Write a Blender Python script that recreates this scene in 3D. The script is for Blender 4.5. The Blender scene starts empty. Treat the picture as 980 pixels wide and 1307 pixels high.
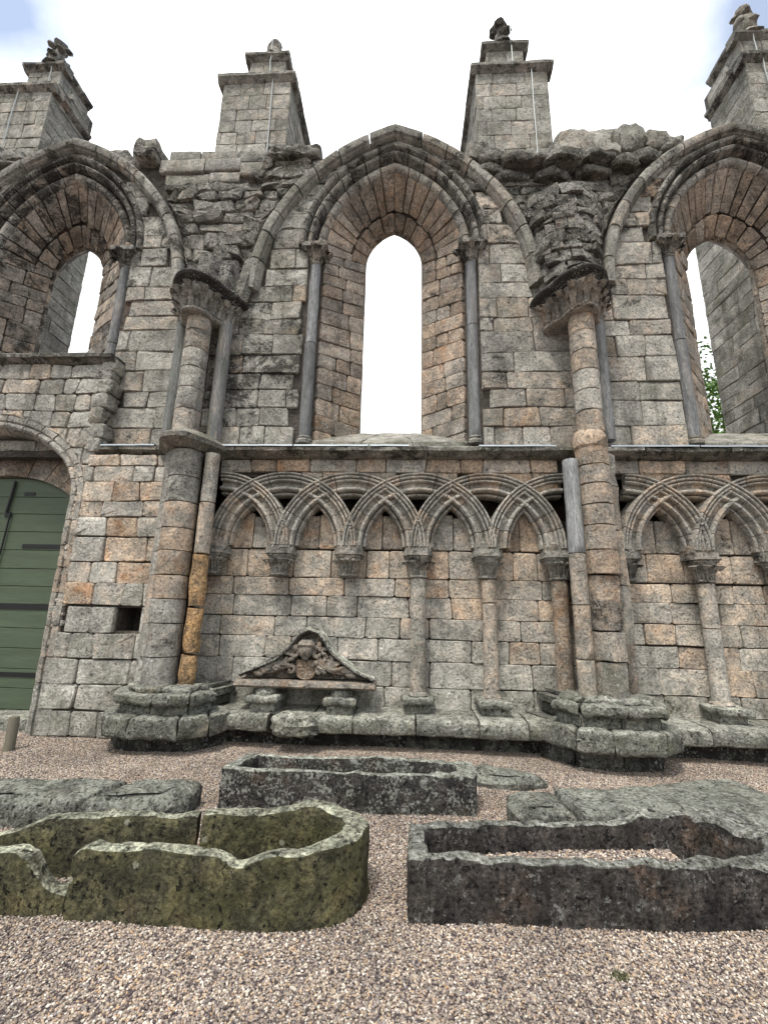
import bpy, bmesh, math, random
from mathutils import Vector, Matrix, noise
from mathutils.geometry import tessellate_polygon
R = math.radians
S = bpy.context.scene
COL = S.collection
rnd = random.Random(11)

# ------------------------------------------------------------------ camera
cam_d = bpy.data.cameras.new("camera")
cam = bpy.data.objects.new("camera", cam_d)
COL.objects.link(cam)
S.camera = cam
cam_d.sensor_fit = 'HORIZONTAL'
cam_d.sensor_width = 36.0
cam_d.lens = 36.0 * 560 / 980
cam_d.clip_start = 0.05
cam_d.clip_end = 2000
PITCH, ROLL, YAW = R(13.03), R(1.28), R(-3.09)
fw = Vector((math.sin(YAW) * math.cos(PITCH), math.cos(YAW) * math.cos(PITCH), math.sin(PITCH)))
rt = Vector((math.cos(YAW), -math.sin(YAW), 0))
up = rt.cross(fw)
r2 = rt * math.cos(ROLL) + up * math.sin(ROLL)
u2 = -rt * math.sin(ROLL) + up * math.cos(ROLL)
M = Matrix((r2, u2, -fw)).transposed().to_4x4()
M.translation = Vector((0, 0, 1.6))
cam.matrix_world = M

# ------------------------------------------------------------------ light
S.view_settings.view_transform = 'Standard'
S.view_settings.look = 'None'
S.view_settings.exposure = 1.15
S.view_settings.gamma = 1.0
SUN_EL, SUN_AZ = R(64), R(205)          # azimuth clockwise from +Y
W = bpy.data.worlds.new("World")
S.world = W
W.use_nodes = True
nt = W.node_tree
nt.nodes.clear()
wo = nt.nodes.new('ShaderNodeOutputWorld')
bg = nt.nodes.new('ShaderNodeBackground')
sky = nt.nodes.new('ShaderNodeTexSky')
sky.sky_type = 'NISHITA'
sky.sun_disc = False
sky.sun_elevation = SUN_EL
sky.sun_rotation = SUN_AZ
bg.inputs['Strength'].default_value = 0.1
tc = nt.nodes.new('ShaderNodeTexCoord')
# broken cloud cover: white cloud with blue gaps well away from the bright bank ahead
sep = nt.nodes.new('ShaderNodeSeparateXYZ')
nt.links.new(tc.outputs['Generated'], sep.inputs[0])
cn = nt.nodes.new('ShaderNodeTexNoise')
cn.inputs['Scale'].default_value = 2.6
cn.inputs['Detail'].default_value = 6
cn.inputs['Roughness'].default_value = 0.55
nt.links.new(tc.outputs['Generated'], cn.inputs['Vector'])
ab = nt.nodes.new('ShaderNodeMath'); ab.operation = 'ABSOLUTE'
sh_ = nt.nodes.new('ShaderNodeMath'); sh_.operation = 'ADD'
nt.links.new(sep.outputs[0], sh_.inputs[0]); sh_.inputs[1].default_value = 0.04
nt.links.new(sh_.outputs[0], ab.inputs[0])
m1 = nt.nodes.new('ShaderNodeMath'); m1.operation = 'MULTIPLY_ADD'
nt.links.new(cn.outputs['Fac'], m1.inputs[0]); m1.inputs[1].default_value = -0.35
nt.links.new(ab.outputs[0], m1.inputs[2])
mr = nt.nodes.new('ShaderNodeMapRange')
mr.inputs['From Min'].default_value = 0.15
mr.inputs['From Max'].default_value = 0.31
mr.inputs['To Min'].default_value = 1.0
mr.inputs['To Max'].default_value = 0.16
lowm = nt.nodes.new('ShaderNodeMapRange')
lowm.inputs['From Min'].default_value = 0.62
lowm.inputs['From Max'].default_value = 0.76
lowm.inputs['To Min'].default_value = 0.4
lowm.inputs['To Max'].default_value = 0.0
nt.links.new(sep.outputs[2], lowm.inputs['Value'])
m2 = nt.nodes.new('ShaderNodeMath'); m2.operation = 'SUBTRACT'
nt.links.new(m1.outputs[0], m2.inputs[0])
nt.links.new(lowm.outputs[0], m2.inputs[1])
nt.links.new(m2.outputs[0], mr.inputs['Value'])
mx = nt.nodes.new('ShaderNodeMix'); mx.data_type = 'RGBA'
nt.links.new(mr.outputs[0], mx.inputs['Factor'])
nt.links.new(sky.outputs[0], mx.inputs['A'])
cz = nt.nodes.new('ShaderNodeMapRange')          # overcast: the zenith is about three times the horizon
cz.inputs['From Min'].default_value = 0.0
cz.inputs['From Max'].default_value = 1.0
cz.inputs['To Min'].default_value = 0.42
cz.inputs['To Max'].default_value = 1.35
nt.links.new(sep.outputs[2], cz.inputs['Value'])
cs_ = nt.nodes.new('ShaderNodeVectorMath'); cs_.operation = 'SCALE'
cs_.inputs[0].default_value = (8.2, 8.4, 8.5)
nt.links.new(cz.outputs[0], cs_.inputs['Scale'])
nt.links.new(cs_.outputs[0], mx.inputs['B'])
nt.links.new(mx.outputs['Result'], bg.inputs['Color'])
nt.links.new(bg.outputs[0], wo.inputs['Surface'])

sun_d = bpy.data.lights.new("sun", 'SUN')
sun_d.energy = 1.5
sun_d.angle = R(10)
sun_d.color = (1.0, 0.95, 0.88)
sun = bpy.data.objects.new("sun", sun_d)
COL.objects.link(sun)
sd = Vector((math.sin(SUN_AZ) * math.cos(SUN_EL), math.cos(SUN_AZ) * math.cos(SUN_EL), math.sin(SUN_EL)))
sun.rotation_euler = sd.to_track_quat('Z', 'Y').to_euler()
sun.location = (0, -5, 20)


# ------------------------------------------------------------------ materials
def nodes(name):
    m = bpy.data.materials.new(name)
    m.use_nodes = True
    t = m.node_tree
    b = t.nodes['Principled BSDF']
    return m, t, b


def N(t, typ, **kw):
    n = t.nodes.new(typ)
    for k, v in kw.items():
        setattr(n, k, v)
    return n


def lk(t, a, b):
    t.links.new(a, b)


def noise_tex(t, vec, scale, detail=6, rough=.6, dist=0.0):
    n = N(t, 'ShaderNodeTexNoise')
    n.inputs['Scale'].default_value = scale
    n.inputs['Detail'].default_value = detail
    n.inputs['Roughness'].default_value = rough
    n.inputs['Distortion'].default_value = dist
    lk(t, vec, n.inputs['Vector'])
    return n.outputs['Fac']


def ramp(t, val, a, b, lo=0., hi=1.):
    n = N(t, 'ShaderNodeMapRange')
    n.interpolation_type = 'SMOOTHSTEP'
    for k, v in (('From Min', a), ('From Max', b), ('To Min', lo), ('To Max', hi)):
        if isinstance(v, (int, float)):
            n.inputs[k].default_value = v
        else:
            lk(t, v, n.inputs[k])
    lk(t, val, n.inputs['Value'])
    return n.outputs[0]


def math_(t, op, a, b=None, c=None):
    n = N(t, 'ShaderNodeMath', operation=op)
    for i, v in enumerate((a, b, c)):
        if v is None:
            continue
        if isinstance(v, (int, float)):
            n.inputs[i].default_value = v
        else:
            lk(t, v, n.inputs[i])
    return n.outputs[0]


def mix(t, f, a, b, mode='MIX'):
    n = N(t, 'ShaderNodeMix', data_type='RGBA', blend_type=mode)
    for k, v in (('Factor', f), ('A', a), ('B', b)):
        if isinstance(v, tuple):
            n.inputs[k].default_value = (*v, 1)
        elif isinstance(v, (int, float)):
            n.inputs[k].default_value = v
        else:
            lk(t, v, n.inputs[k])
    return n.outputs['Result']


def bump(t, h, strength, dist, nrm=None):
    n = N(t, 'ShaderNodeBump')
    n.inputs['Strength'].default_value = strength
    n.inputs['Distance'].default_value = dist
    lk(t, h, n.inputs['Height'])
    if nrm is not None:
        lk(t, nrm, n.inputs['Normal'])
    return n.outputs[0]


def stone_mat(name, grey=(.36, .345, .305), tan=(.43, .325, .235), soot=(.028, .025, .022), green=(.13, .14, .06),
              pale=(.52, .51, .46), spots=.0, topgreen=.0, grain=(1, 1, 1), bumpk=1.0, K=1.0, speck=0., strokes=0.):
    """Weathered sandstone.  obj.color = (lightness, warmth, black crust, lichen)."""
    m, t, b = nodes(name)
    g = N(t, 'ShaderNodeNewGeometry')
    oi = N(t, 'ShaderNodeObjectInfo')
    mp = N(t, 'ShaderNodeMapping')
    mp.inputs['Scale'].default_value = grain
    lk(t, g.outputs['Position'], mp.inputs['Vector'])
    off = N(t, 'ShaderNodeVectorMath', operation='MULTIPLY_ADD')
    lk(t, oi.outputs['Random'], off.inputs[0])
    off.inputs[1].default_value = (7.3, 3.1, 5.7)
    lk(t, mp.outputs[0], off.inputs[2])
    v = off.outputs[0]                      # each stone has its own grain
    gv = mp.outputs[0]                      # stains run across stones
    sc = N(t, 'ShaderNodeSeparateColor')
    lk(t, oi.outputs['Color'], sc.inputs[0])
    light, warm, sootk = sc.outputs[0], sc.outputs[1], sc.outputs[2]
    lich = oi.outputs['Alpha']
    big = noise_tex(t, gv, 1.3, 4, .6)
    med = noise_tex(t, v, 5.5, 9, .68, .6)
    fine = noise_tex(t, v, 34, 8, .74)
    grit = noise_tex(t, v, 95, 5, .75)
    wf = math_(t, 'ADD', warm, ramp(t, med, .3, .7, -.22, .22))
    wf = ramp(t, wf, .15, 1.0)
    c = mix(t, wf, grey, tan)
    # rusty heart of the warm stones
    c = mix(t, math_(t, 'MULTIPLY', ramp(t, noise_tex(t, v, 3.1, 5, .6), .55, .70), math_(t, 'MULTIPLY', warm, .7)), c, (.34, .165, .07))
    # mottling
    mot = ramp(t, med, .32, .68, 1 - .30 * K, 1 + .25 * K)
    mot = math_(t, 'MULTIPLY', mot, ramp(t, fine, .32, .66, max(.1, 1 - .40 * K), 1 + .32 * K))
    mot = math_(t, 'MULTIPLY', mot, ramp(t, grit, .34, .66, .84, 1.14))
    mot = math_(t, 'MULTIPLY', mot, ramp(t, big, .35, .65, .85, 1.12))
    mot = math_(t, 'MULTIPLY', mot, light)
    cm = N(t, 'ShaderNodeCombineColor')
    for i in range(3):
        lk(t, mot, cm.inputs[i])
    c = mix(t, 1.0, c, cm.outputs[0], 'MULTIPLY')
    # old water streaks run down the face
    ms_ = N(t, 'ShaderNodeMapping')
    ms_.inputs['Scale'].default_value = (3.2, 3.2, .28)
    lk(t, g.outputs['Position'], ms_.inputs['Vector'])
    stk = math_(t, 'MULTIPLY', ramp(t, noise_tex(t, ms_.outputs[0], 1.0, 7, .62, .3), .52, .68), ramp(t, fine, .3, .6, .5, 1.0))
    c = mix(t, math_(t, 'MULTIPLY', stk, .5), c, (.07, .064, .055))
    # pale crusts of lichen
    pl = ramp(t, noise_tex(t, v, 9, 10, .75, .8), math_(t, 'SUBTRACT', .78, math_(t, 'MULTIPLY', lich, .22)), .80)
    c = mix(t, math_(t, 'MULTIPLY', pl, .8), c, pale)
    # green algae
    ga = math_(t, 'MULTIPLY', ramp(t, noise_tex(t, gv, 2.3, 7, .65), .42, .66), math_(t, 'MULTIPLY', lich, .85))
    c = mix(t, ga, c, mix(t, fine, (.05, .055, .03), green))
    # black sulphate crust
    sk = math_(t, 'MULTIPLY_ADD', noise_tex(t, gv, 4.6, 10, .74, .5), .62, math_(t, 'MULTIPLY', fine, .38))
    th = math_(t, 'SUBTRACT', .645, math_(t, 'MULTIPLY', sootk, .29))
    sf = ramp(t, sk, th, math_(t, 'ADD', th, .055))
    c = mix(t, math_(t, 'MULTIPLY', sf, .88), c, soot)
    if spots:
        vo = N(t, 'ShaderNodeTexVoronoi')
        vo.inputs['Scale'].default_value = 17
        lk(t, gv, vo.inputs['Vector'])
        d = math_(t, 'ADD', vo.outputs['Distance'], math_(t, 'MULTIPLY_ADD', fine, .5, -.25))
        cs = N(t, 'ShaderNodeSeparateColor')
        lk(t, vo.outputs['Color'], cs.inputs[0])
        rad = math_(t, 'MULTIPLY', ramp(t, cs.outputs[0], 1 - spots, 1.0), .34)
        sp = ramp(t, math_(t, 'SUBTRACT', rad, d), -.04, .05)
        sp = math_(t, 'MULTIPLY', sp, ramp(t, noise_tex(t, gv, 2.0, 3, .5), .38, .55))
        c = mix(t, math_(t, 'MULTIPLY', sp, .8), c, pale)
        sp2 = ramp(t, noise_tex(t, gv, 55, 5, .65), .62, .70)
        c = mix(t, math_(t, 'MULTIPLY', sp2, spots * 1.1), c, pale)
    if topgreen:
        sx = N(t, 'ShaderNodeSeparateXYZ')
        lk(t, g.outputs['Normal'], sx.inputs[0])
        tg = math_(t, 'MULTIPLY', ramp(t, math_(t, 'ADD', sx.outputs[2], math_(t, 'MULTIPLY_ADD', fine, .5, -.25)), .35, .85), topgreen)
        c = mix(t, math_(t, 'MULTIPLY', tg, ramp(t, noise_tex(t, gv, 13, 6, .7), .28, .44, .68, 1.0)), c, mix(t, 1.0, mix(t, ramp(t, fine, .35, .65), (.36, .36, .27), pale), cm.outputs[0], 'MULTIPLY'))
    if speck:
        spk = ramp(t, math_(t, 'ADD', noise_tex(t, gv, 42, 6, .7), ramp(t, noise_tex(t, gv, 5, 5, .65), .35, .65, -.08, .08)), .60 - .1 * speck, .68 - .1 * speck)
        c = mix(t, math_(t, 'MULTIPLY', spk, .75), c, pale)
    # pits
    pit = ramp(t, noise_tex(t, v, 26, 7, .68), .588, .665)
    c = mix(t, math_(t, 'MULTIPLY', pit, .55), c, (.035, .03, .026))
    lk(t, c, b.inputs['Base Color'])
    b.inputs['Roughness'].default_value = .92
    b.inputs['Specular IOR Level'].default_value = .25
    h = math_(t, 'MULTIPLY_ADD', med, 1.0, math_(t, 'MULTIPLY', fine, .45))
    h = math_(t, 'ADD', h, math_(t, 'MULTIPLY', grit, .12))
    h = math_(t, 'SUBTRACT', h, math_(t, 'MULTIPLY', pit, .35))
    if strokes:
        # tooling: slanting mason's strokes
        mq = N(t, 'ShaderNodeMapping')
        mq.inputs['Rotation'].default_value = (0, R(38), 0)
        mq.inputs['Scale'].default_value = (20, 8, 5)
        lk(t, g.outputs['Position'], mq.inputs['Vector'])
        stq = noise_tex(t, mq.outputs[0], 1.0, 5, .6, 1.2)
        h = math_(t, 'MULTIPLY_ADD', stq, strokes, h)
    lk(t, bump(t, h, 1.0 * bumpk, .05), b.inputs['Normal'])
    return m


STONE = stone_mat('weathered_sandstone', K=1.15, speck=.06)
RUBBLE = stone_mat('dark_rubble_core', grey=(.19, .18, .16), tan=(.24, .19, .14), K=1.7, speck=.4, bumpk=1.5)
WINST = stone_mat('warm_brown_sandstone', grey=(.34, .31, .27), tan=(.385, .295, .22), K=1.35, speck=.12)
MORTAR = stone_mat('old_mortar', grey=(.085, .075, .066), tan=(.13, .10, .08))
GREYBLUE = stone_mat('blue_grey_marble_shaft', grey=(.21, .215, .215), tan=(.36, .25, .15), grain=(2.2, 2.2, .35), bumpk=.5)
OCHRE = stone_mat('ochre_sandstone', grey=(.31, .25, .175), tan=(.40, .245, .115), soot=(.06, .04, .025), K=1.7)
MOSSY = stone_mat('mossy_coffin_stone', grey=(.118, .11, .068), tan=(.16, .142, .05), soot=(.022, .02, .014), green=(.14, .13, .03),
                  pale=(.46, .46, .34), spots=.12, topgreen=1.0, bumpk=1.5, K=2.0, strokes=.5)
DARKST = stone_mat('dark_lichened_stone', grey=(.065, .06, .055), tan=(.095, .075, .06), soot=(.016, .015, .014), green=(.07, .075, .045),
                   pale=(.42, .43, .38), spots=.35, topgreen=.95, bumpk=1.5, K=1.9, speck=.75)
BROWNST = stone_mat('dark_brown_tooled_stone', grey=(.088, .077, .07), tan=(.115, .09, .073), soot=(.016, .014, .013), green=(.06, .055, .03),
                    pale=(.42, .42, .39), spots=.14, topgreen=.95, bumpk=1.6, K=1.9, strokes=1.0, speck=.05)
BASEST = stone_mat('damp_green_grey_stone', grey=(.235, .235, .20), tan=(.27, .26, .18), green=(.15, .165, .095), pale=(.50, .50, .45),
                   spots=.18, topgreen=.5, bumpk=1.4, K=1.5, speck=.2)
SLABST = stone_mat('grey_lichened_slab', grey=(.17, .17, .15), tan=(.20, .19, .14), soot=(.03, .028, .026), green=(.13, .14, .07), pale=(.40, .41, .35), spots=.5, topgreen=.4, bumpk=1.4, K=1.8, speck=.7)


def simple_mat(name, col, rough=.6, metal=0, scale=20, amount=.35, grain=(1, 1, 1), bd=.003):
    m, t, b = nodes(name)
    g = N(t, 'ShaderNodeNewGeometry')
    mp = N(t, 'ShaderNodeMapping')
    mp.inputs['Scale'].default_value = grain
    lk(t, g.outputs['Position'], mp.inputs['Vector'])
    n = noise_tex(t, mp.outputs[0], scale, 8, .65)
    big = noise_tex(t, mp.outputs[0], scale * .12, 4, .6)
    f = math_(t, 'MULTIPLY_ADD', n, amount * 2, 1 - amount)
    f = math_(t, 'MULTIPLY', f, math_(t, 'MULTIPLY_ADD', big, amount * 1.4, 1 - amount * .7))
    cm = N(t, 'ShaderNodeCombineColor')
    for i in range(3):
        lk(t, f, cm.inputs[i])
    lk(t, mix(t, 1.0, col, cm.outputs[0], 'MULTIPLY'), b.inputs['Base Color'])
    b.inputs['Roughness'].default_value = rough
    b.inputs['Metallic'].default_value = metal
    lk(t, bump(t, n, .5, bd), b.inputs['Normal'])
    return m


GREENPAINT = simple_mat('green_painted_boards', (.062, .086, .050), .6, 0, 16, .42, (.3, 1, 4))
IRON = simple_mat('black_iron', (.012, .012, .013), .5, .3, 60, .3)
LEAD = simple_mat('lead_flashing', (.34, .37, .39), .45, .6, 25, .25)
CABLE = simple_mat('pale_conductor_cable', (.40, .43, .42), .6, .2, 40, .15)
WOOD = simple_mat('weathered_post_wood', (.15, .135, .10), .9, 0, 30, .4, (3, 3, .4), .006)
BARK = simple_mat('bark', (.09, .07, .05), .95, 0, 12, .4, (2, 2, .5), .02)
LEAFM = simple_mat('fresh_green_leaves', (.11, .22, .03), .6, 0, 5, .35)
MOSSM = simple_mat('moss', (.075, .085, .03), .95, 0, 60, .4)


def pebble_mat():
    m, t, b = nodes('gravel_pebbles')
    oi = N(t, 'ShaderNodeObjectInfo')
    cr = N(t, 'ShaderNodeValToRGB')
    e = cr.color_ramp
    e.interpolation = 'LINEAR'
    cols = [(0, (.045, .034, .037)), (.16, (.10, .075, .068)), (.3, (.25, .195, .15)), (.45, (.36, .30, .235)), (.58, (.22, .195, .19)),
            (.7, (.48, .38, .30)), (.82, (.42, .28, .16)), (.9, (.60, .53, .43)), (1, (.68, .63, .55))]
    e.elements[0].position, e.elements[0].color = 0, (*cols[0][1], 1)
    e.elements[1].position, e.elements[1].color = 1, (*cols[-1][1], 1)
    for p, c in cols[1:-1]:
        k = e.elements.new(p)
        k.color = (*c, 1)
    lk(t, oi.outputs['Random'], cr.inputs[0])
    g = N(t, 'ShaderNodeNewGeometry')
    n = noise_tex(t, g.outputs['Position'], 160, 4, .6)
    big = noise_tex(t, g.outputs['Position'], 1.1, 5, .6)
    f = math_(t, 'MULTIPLY', math_(t, 'MULTIPLY_ADD', n, .7, .58), ramp(t, big, .32, .68, .72, 1.12))
    cm = N(t, 'ShaderNodeCombineColor')
    for i in range(3):
        lk(t, f, cm.inputs[i])
    lk(t, mix(t, 1.0, cr.outputs[0], cm.outputs[0], 'MULTIPLY'), b.inputs['Base Color'])
    b.inputs['Roughness'].default_value = .8
    return m


def ground_mat():
    m, t, b = nodes('gravel_bed')
    g = N(t, 'ShaderNodeNewGeometry')
    vo = N(t, 'ShaderNodeTexVoronoi')
    vo.inputs['Scale'].default_value = 65
    lk(t, g.outputs['Position'], vo.inputs['Vector'])
    cs = N(t, 'ShaderNodeSeparateColor')
    lk(t, vo.outputs['Color'], cs.inputs[0])
    c = mix(t, cs.outputs[0], (.12, .09, .085), (.42, .33, .28))
    c = mix(t, ramp(t, vo.outputs['Distance'], .35, .75), c, (.05, .04, .038))
    lk(t, c, b.inputs['Base Color'])
    b.inputs['Roughness'].default_value = .9
    lk(t, bump(t, math_(t, 'SUBTRACT', 1.0, vo.outputs['Distance']), .8, .01), b.inputs['Normal'])
    return m


PEBBLE = pebble_mat()
GROUND = ground_mat()


# ------------------------------------------------------------------ helpers
def C(l=1.0, warm=.25, soot=.25, lich=.15, jl=.22, jw=.25):
    return (max(.35, l + rnd.uniform(-jl, jl)), min(1, max(0, warm + rnd.uniform(-jw, jw))),
            min(1, max(0, soot + rnd.uniform(-.12, .12))), min(1, max(0, lich + rnd.uniform(-.12, .12))))


def add(name, V, F, mat, parent=None, col=None, ang=40, label=None, kind=None, rough=None, fix=True):
    if rough:
        amp, sc = rough
        o3 = Vector((rnd.uniform(0, 50), rnd.uniform(0, 50), rnd.uniform(0, 50)))
        V2 = []
        for v in V:
            v = Vector(v)
            V2.append(v + noise.noise_vector(v * sc + o3) * amp + noise.noise_vector(v * sc * 3.1 + o3) * amp * .4)
        V = V2
    me = bpy.data.meshes.new(name)
    me.from_pydata([tuple(v) for v in V], [], F)
    if fix:
        bm = bmesh.new()
        bm.from_mesh(me)
        bmesh.ops.recalc_face_normals(bm, faces=bm.faces)
        bm.to_mesh(me)
        bm.free()
    me.polygons.foreach_set('use_smooth', [True] * len(me.polygons))
    if ang < 180:
        me.set_sharp_from_angle(angle=R(ang))
    me.materials.append(mat)
    ob = bpy.data.objects.new(name, me)
    COL.objects.link(ob)
    if col:
        ob.color = col
    else:
        ob.color = C()
    if parent is not None:
        attach(ob, parent)
    if label:
        ob['label'] = label
    if kind:
        ob['kind'] = kind
    return ob


def attach(ob, parent):
    ob.parent = parent
    p, tr = parent, Vector((0, 0, 0))
    while p is not None:
        if p.parent is None:
            tr = p.location.copy()
        p = p.parent
    ob.matrix_parent_inverse = Matrix.Translation(-tr) if parent.parent is None else Matrix.Identity(4)
    if parent.parent is not None:
        ob.matrix_parent_inverse = Matrix.Identity(4)


def tag(o, label, cat, group=None):
    o['label'] = label
    o['category'] = cat
    if group:
        o['group'] = group
    return o


def empty(name, loc, label, cat, group=None):
    o = bpy.data.objects.new(name, None)
    o.empty_display_size = .2
    o.location = loc
    COL.objects.link(o)
    return tag(o, label, cat, group)


class PArch:
    """Two-centred pointed arch."""
    def __init__(s, xc, w, zs, h):
        s.xc, s.w, s.zs, s.h = xc, w, zs, h
        s.R = (w * w + h * h) / (2 * w)
        s.c = s.R - w

    def off(s, d):
        a = PArch.__new__(PArch)
        a.xc, a.zs, a.c = s.xc, s.zs, s.c
        a.w, a.R = s.w + d, s.R + d
        a.h = math.sqrt(a.R ** 2 - a.c ** 2)
        return a

    def pt(s, f, side, dr=0.):
        r = s.R + dr
        ph = f * math.acos(max(-1, min(1, s.c / r)))
        return s.xc + side * (-s.c + r * math.cos(ph)), s.zs + r * math.sin(ph)

    def _polar(s, u, v):
        sd = 1 if u >= s.xc else -1
        cx = s.xc - sd * s.c
        return sd, cx, math.hypot(u - cx, v - s.zs)

    def out(s, u, v):
        if v <= s.zs:
            d = u - s.xc
            return (s.xc + math.copysign(max(abs(d), s.w), d), v)
        sd, cx, d = s._polar(u, v)
        if d < s.R and (u - cx) * sd > -1e-6 + s.c * 0:
            k = s.R / max(d, 1e-4)
            nu, nv = cx + (u - cx) * k, s.zs + (v - s.zs) * k
            if (nu - s.xc) * sd < 0:
                nu, nv = s.xc, s.zs + s.h
            return nu, nv
        return u, v

    def inn(s, u, v):
        if v <= s.zs:
            d = u - s.xc
            return (s.xc + math.copysign(min(abs(d), s.w), d), v)
        sd, cx, d = s._polar(u, v)
        if d > s.R:
            k = s.R / d
            nu, nv = cx + (u - cx) * k, s.zs + (v - s.zs) * k
            if (nu - s.xc) * sd < 0:
                nu, nv = s.xc, s.zs + s.h
            return nu, nv
        return u, v

    def loop(s, zb, n=14):
        L = [(s.xc - s.w, zb)] + [s.pt(i / n, -1) for i in range(n + 1)]
        L += [s.pt(i / n, 1) for i in range(n - 1, -1, -1)] + [(s.xc + s.w, zb)]
        return L


class EArch(PArch):
    """Semi-elliptical arch."""
    def __init__(s, xc, w, zs, h):
        s.xc, s.w, s.zs, s.h = xc, w, zs, h

    def off(s, d):
        return EArch(s.xc, s.w + d, s.zs, s.h + d)

    def pt(s, f, side, dr=0.):
        ph = f * math.pi / 2
        return s.xc + side * (s.w + dr) * math.cos(ph), s.zs + (s.h + dr) * math.sin(ph)

    def out(s, u, v):
        if v <= s.zs:
            d = u - s.xc
            return (s.xc + math.copysign(max(abs(d), s.w), d), v)
        a, b = (u - s.xc) / s.w, (v - s.zs) / s.h
        d = math.hypot(a, b)
        if d < 1:
            return s.xc + a / max(d, 1e-4) * s.w, s.zs + b / max(d, 1e-4) * s.h
        return u, v


def area(P):
    return .5 * abs(sum(P[i][0] * P[i - 1][1] - P[i - 1][0] * P[i][1] for i in range(len(P))))


def dense(P, step, amp=0.):
    Q = []
    for i in range(len(P)):
        a, b = P[i], P[(i + 1) % len(P)]
        L = math.hypot(b[0] - a[0], b[1] - a[1])
        n = max(1, int(round(L / step)))
        for k in range(n):
            f = k / n
            nx, ny = -(b[1] - a[1]) / (L + 1e-9), (b[0] - a[0]) / (L + 1e-9)
            j = rnd.uniform(-amp, amp) if k else 0
            Q.append((a[0] + (b[0] - a[0]) * f + nx * j, a[1] + (b[1] - a[1]) * f + ny * j))
    return Q


def soften(P, r):
    """Cut each corner, so blocks read as worn."""
    Q = []
    for i in range(len(P)):
        p, a, b = P[i], P[i - 1], P[(i + 1) % len(P)]
        for q in (a, b):
            L = math.hypot(q[0] - p[0], q[1] - p[1])
            k = min(.35, r * rnd.uniform(.5, 1.4) / (L + 1e-9))
            Q.append((p[0] + (q[0] - p[0]) * k, p[1] + (q[1] - p[1]) * k))
    return Q


def stone(P, mp, name, parent, mat=None, h=.03, bev=.012, joint=.006, wob=.006, back=-.05, col=None, bulge=.006, label=None, tilt=.006):
    bev, bulge, joint = bev * .62, bulge * .45, joint * .95
    n = len(P)
    cx = sum(p[0] for p in P) / n
    cy = sum(p[1] for p in P) / n
    tx, ty = rnd.uniform(-tilt, tilt), rnd.uniform(-tilt, tilt)
    w = max(p[0] for p in P) - min(p[0] for p in P) + .01
    hh = max(p[1] for p in P) - min(p[1] for p in P) + .01

    def ring(ins, d, wb):
        o = []
        for p in P:
            dx, dy = cx - p[0], cy - p[1]
            L = math.hypot(dx, dy) + 1e-6
            k = min(.6, ins / L)
            q = (p[0] + dx * k, p[1] + dy * k)
            dd = d + (rnd.uniform(-wb, wb) if wb else 0)
            if d > 0:
                dd += tx * (q[0] - cx) / w * 2 + ty * (q[1] - cy) / hh * 2
            o.append(mp(q[0], q[1], dd))
        return o
    V = ring(joint, back, 0) + ring(joint, h - bev, wob * .4) + ring(joint + bev, h, wob) + [mp(cx, cy, h + bulge)]
    F = []
    for r in range(2):
        for i in range(n):
            j = (i + 1) % n
            F.append((r * n + i, r * n + j, (r + 1) * n + j, (r + 1) * n + i))
    for i in range(n):
        F.append((2 * n + i, 2 * n + (i + 1) % n, 3 * n))
    return add(name, V, F, mat or STONE, parent, col, 30, label, fix=False)


def flat(Y):
    return lambda u, v, d: (u, Y - d, v)


def splits(a, b, lo, hi):
    o = [a]
    while o[-1] < b - 1e-6:
        w = rnd.uniform(lo, hi)
        if b - (o[-1] + w) < lo * .7:
            w = b - o[-1]
            if w > hi * 1.2:
                w *= .5
        o.append(min(b, o[-1] + w))
    return o


def layout(x0, x1, zs, wlo, whi, region=None, seed=0., wob=.012, vert=.012, soft=.02, mina=.008, stepc=.09, skip=None):
    """Irregular coursed blocks; yields outline polygons."""
    wl = lambda x, k: wob * 2 * noise.noise(Vector((x * 1.3, k * 7.7, seed)))
    for k in range(len(zs) - 1):
        st = x0 - rnd.uniform(0, wlo * .8)
        xs = splits(st, x1, wlo, whi)
        xs[0] = x0
        jb = [0] + [rnd.uniform(-vert, vert) for _ in xs[1:-1]] + [0]
        jt = [0] + [rnd.uniform(-vert, vert) for _ in xs[1:-1]] + [0]
        for i in range(len(xs) - 1):
            a, b = xs[i], xs[i + 1]
            if b - a < .05:
                continue
            P = [(a + jb[i], zs[k] + wl(a, k)), (b + jb[i + 1], zs[k] + wl(b, k)),
                 (b + jt[i + 1], zs[k + 1] + wl(b, k + 1)), (a + jt[i], zs[k + 1] + wl(a, k + 1))]
            cxy = (sum(p[0] for p in P) / 4, sum(p[1] for p in P) / 4)
            if skip and skip(*cxy):
                continue
            A0 = area(P)
            Q = soften(P, soft)
            if region:
                T = [region(*p) for p in dense(P, stepc)]
                if max(math.hypot(p[0] - q[0], p[1] - q[1]) for p, q in zip(T, dense(P, stepc))) > .004:
                    if area(T) < max(mina, .16 * A0):
                        continue
                    U = [T[0]]
                    for p in T[1:]:
                        if math.hypot(p[0] - U[-1][0], p[1] - U[-1][1]) > .02:
                            U.append(p)
                    if len(U) < 4:
                        continue
                    w_ = max(p[0] for p in U) - min(p[0] for p in U)
                    h_ = max(p[1] for p in U) - min(p[1] for p in U)
                    if min(w_, h_) < .05:
                        continue
                    yield U
                    continue
            yield dense(Q, .28, .008)


def heights(a, b, lo, hi):
    return splits(a, b, lo, hi)


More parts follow.
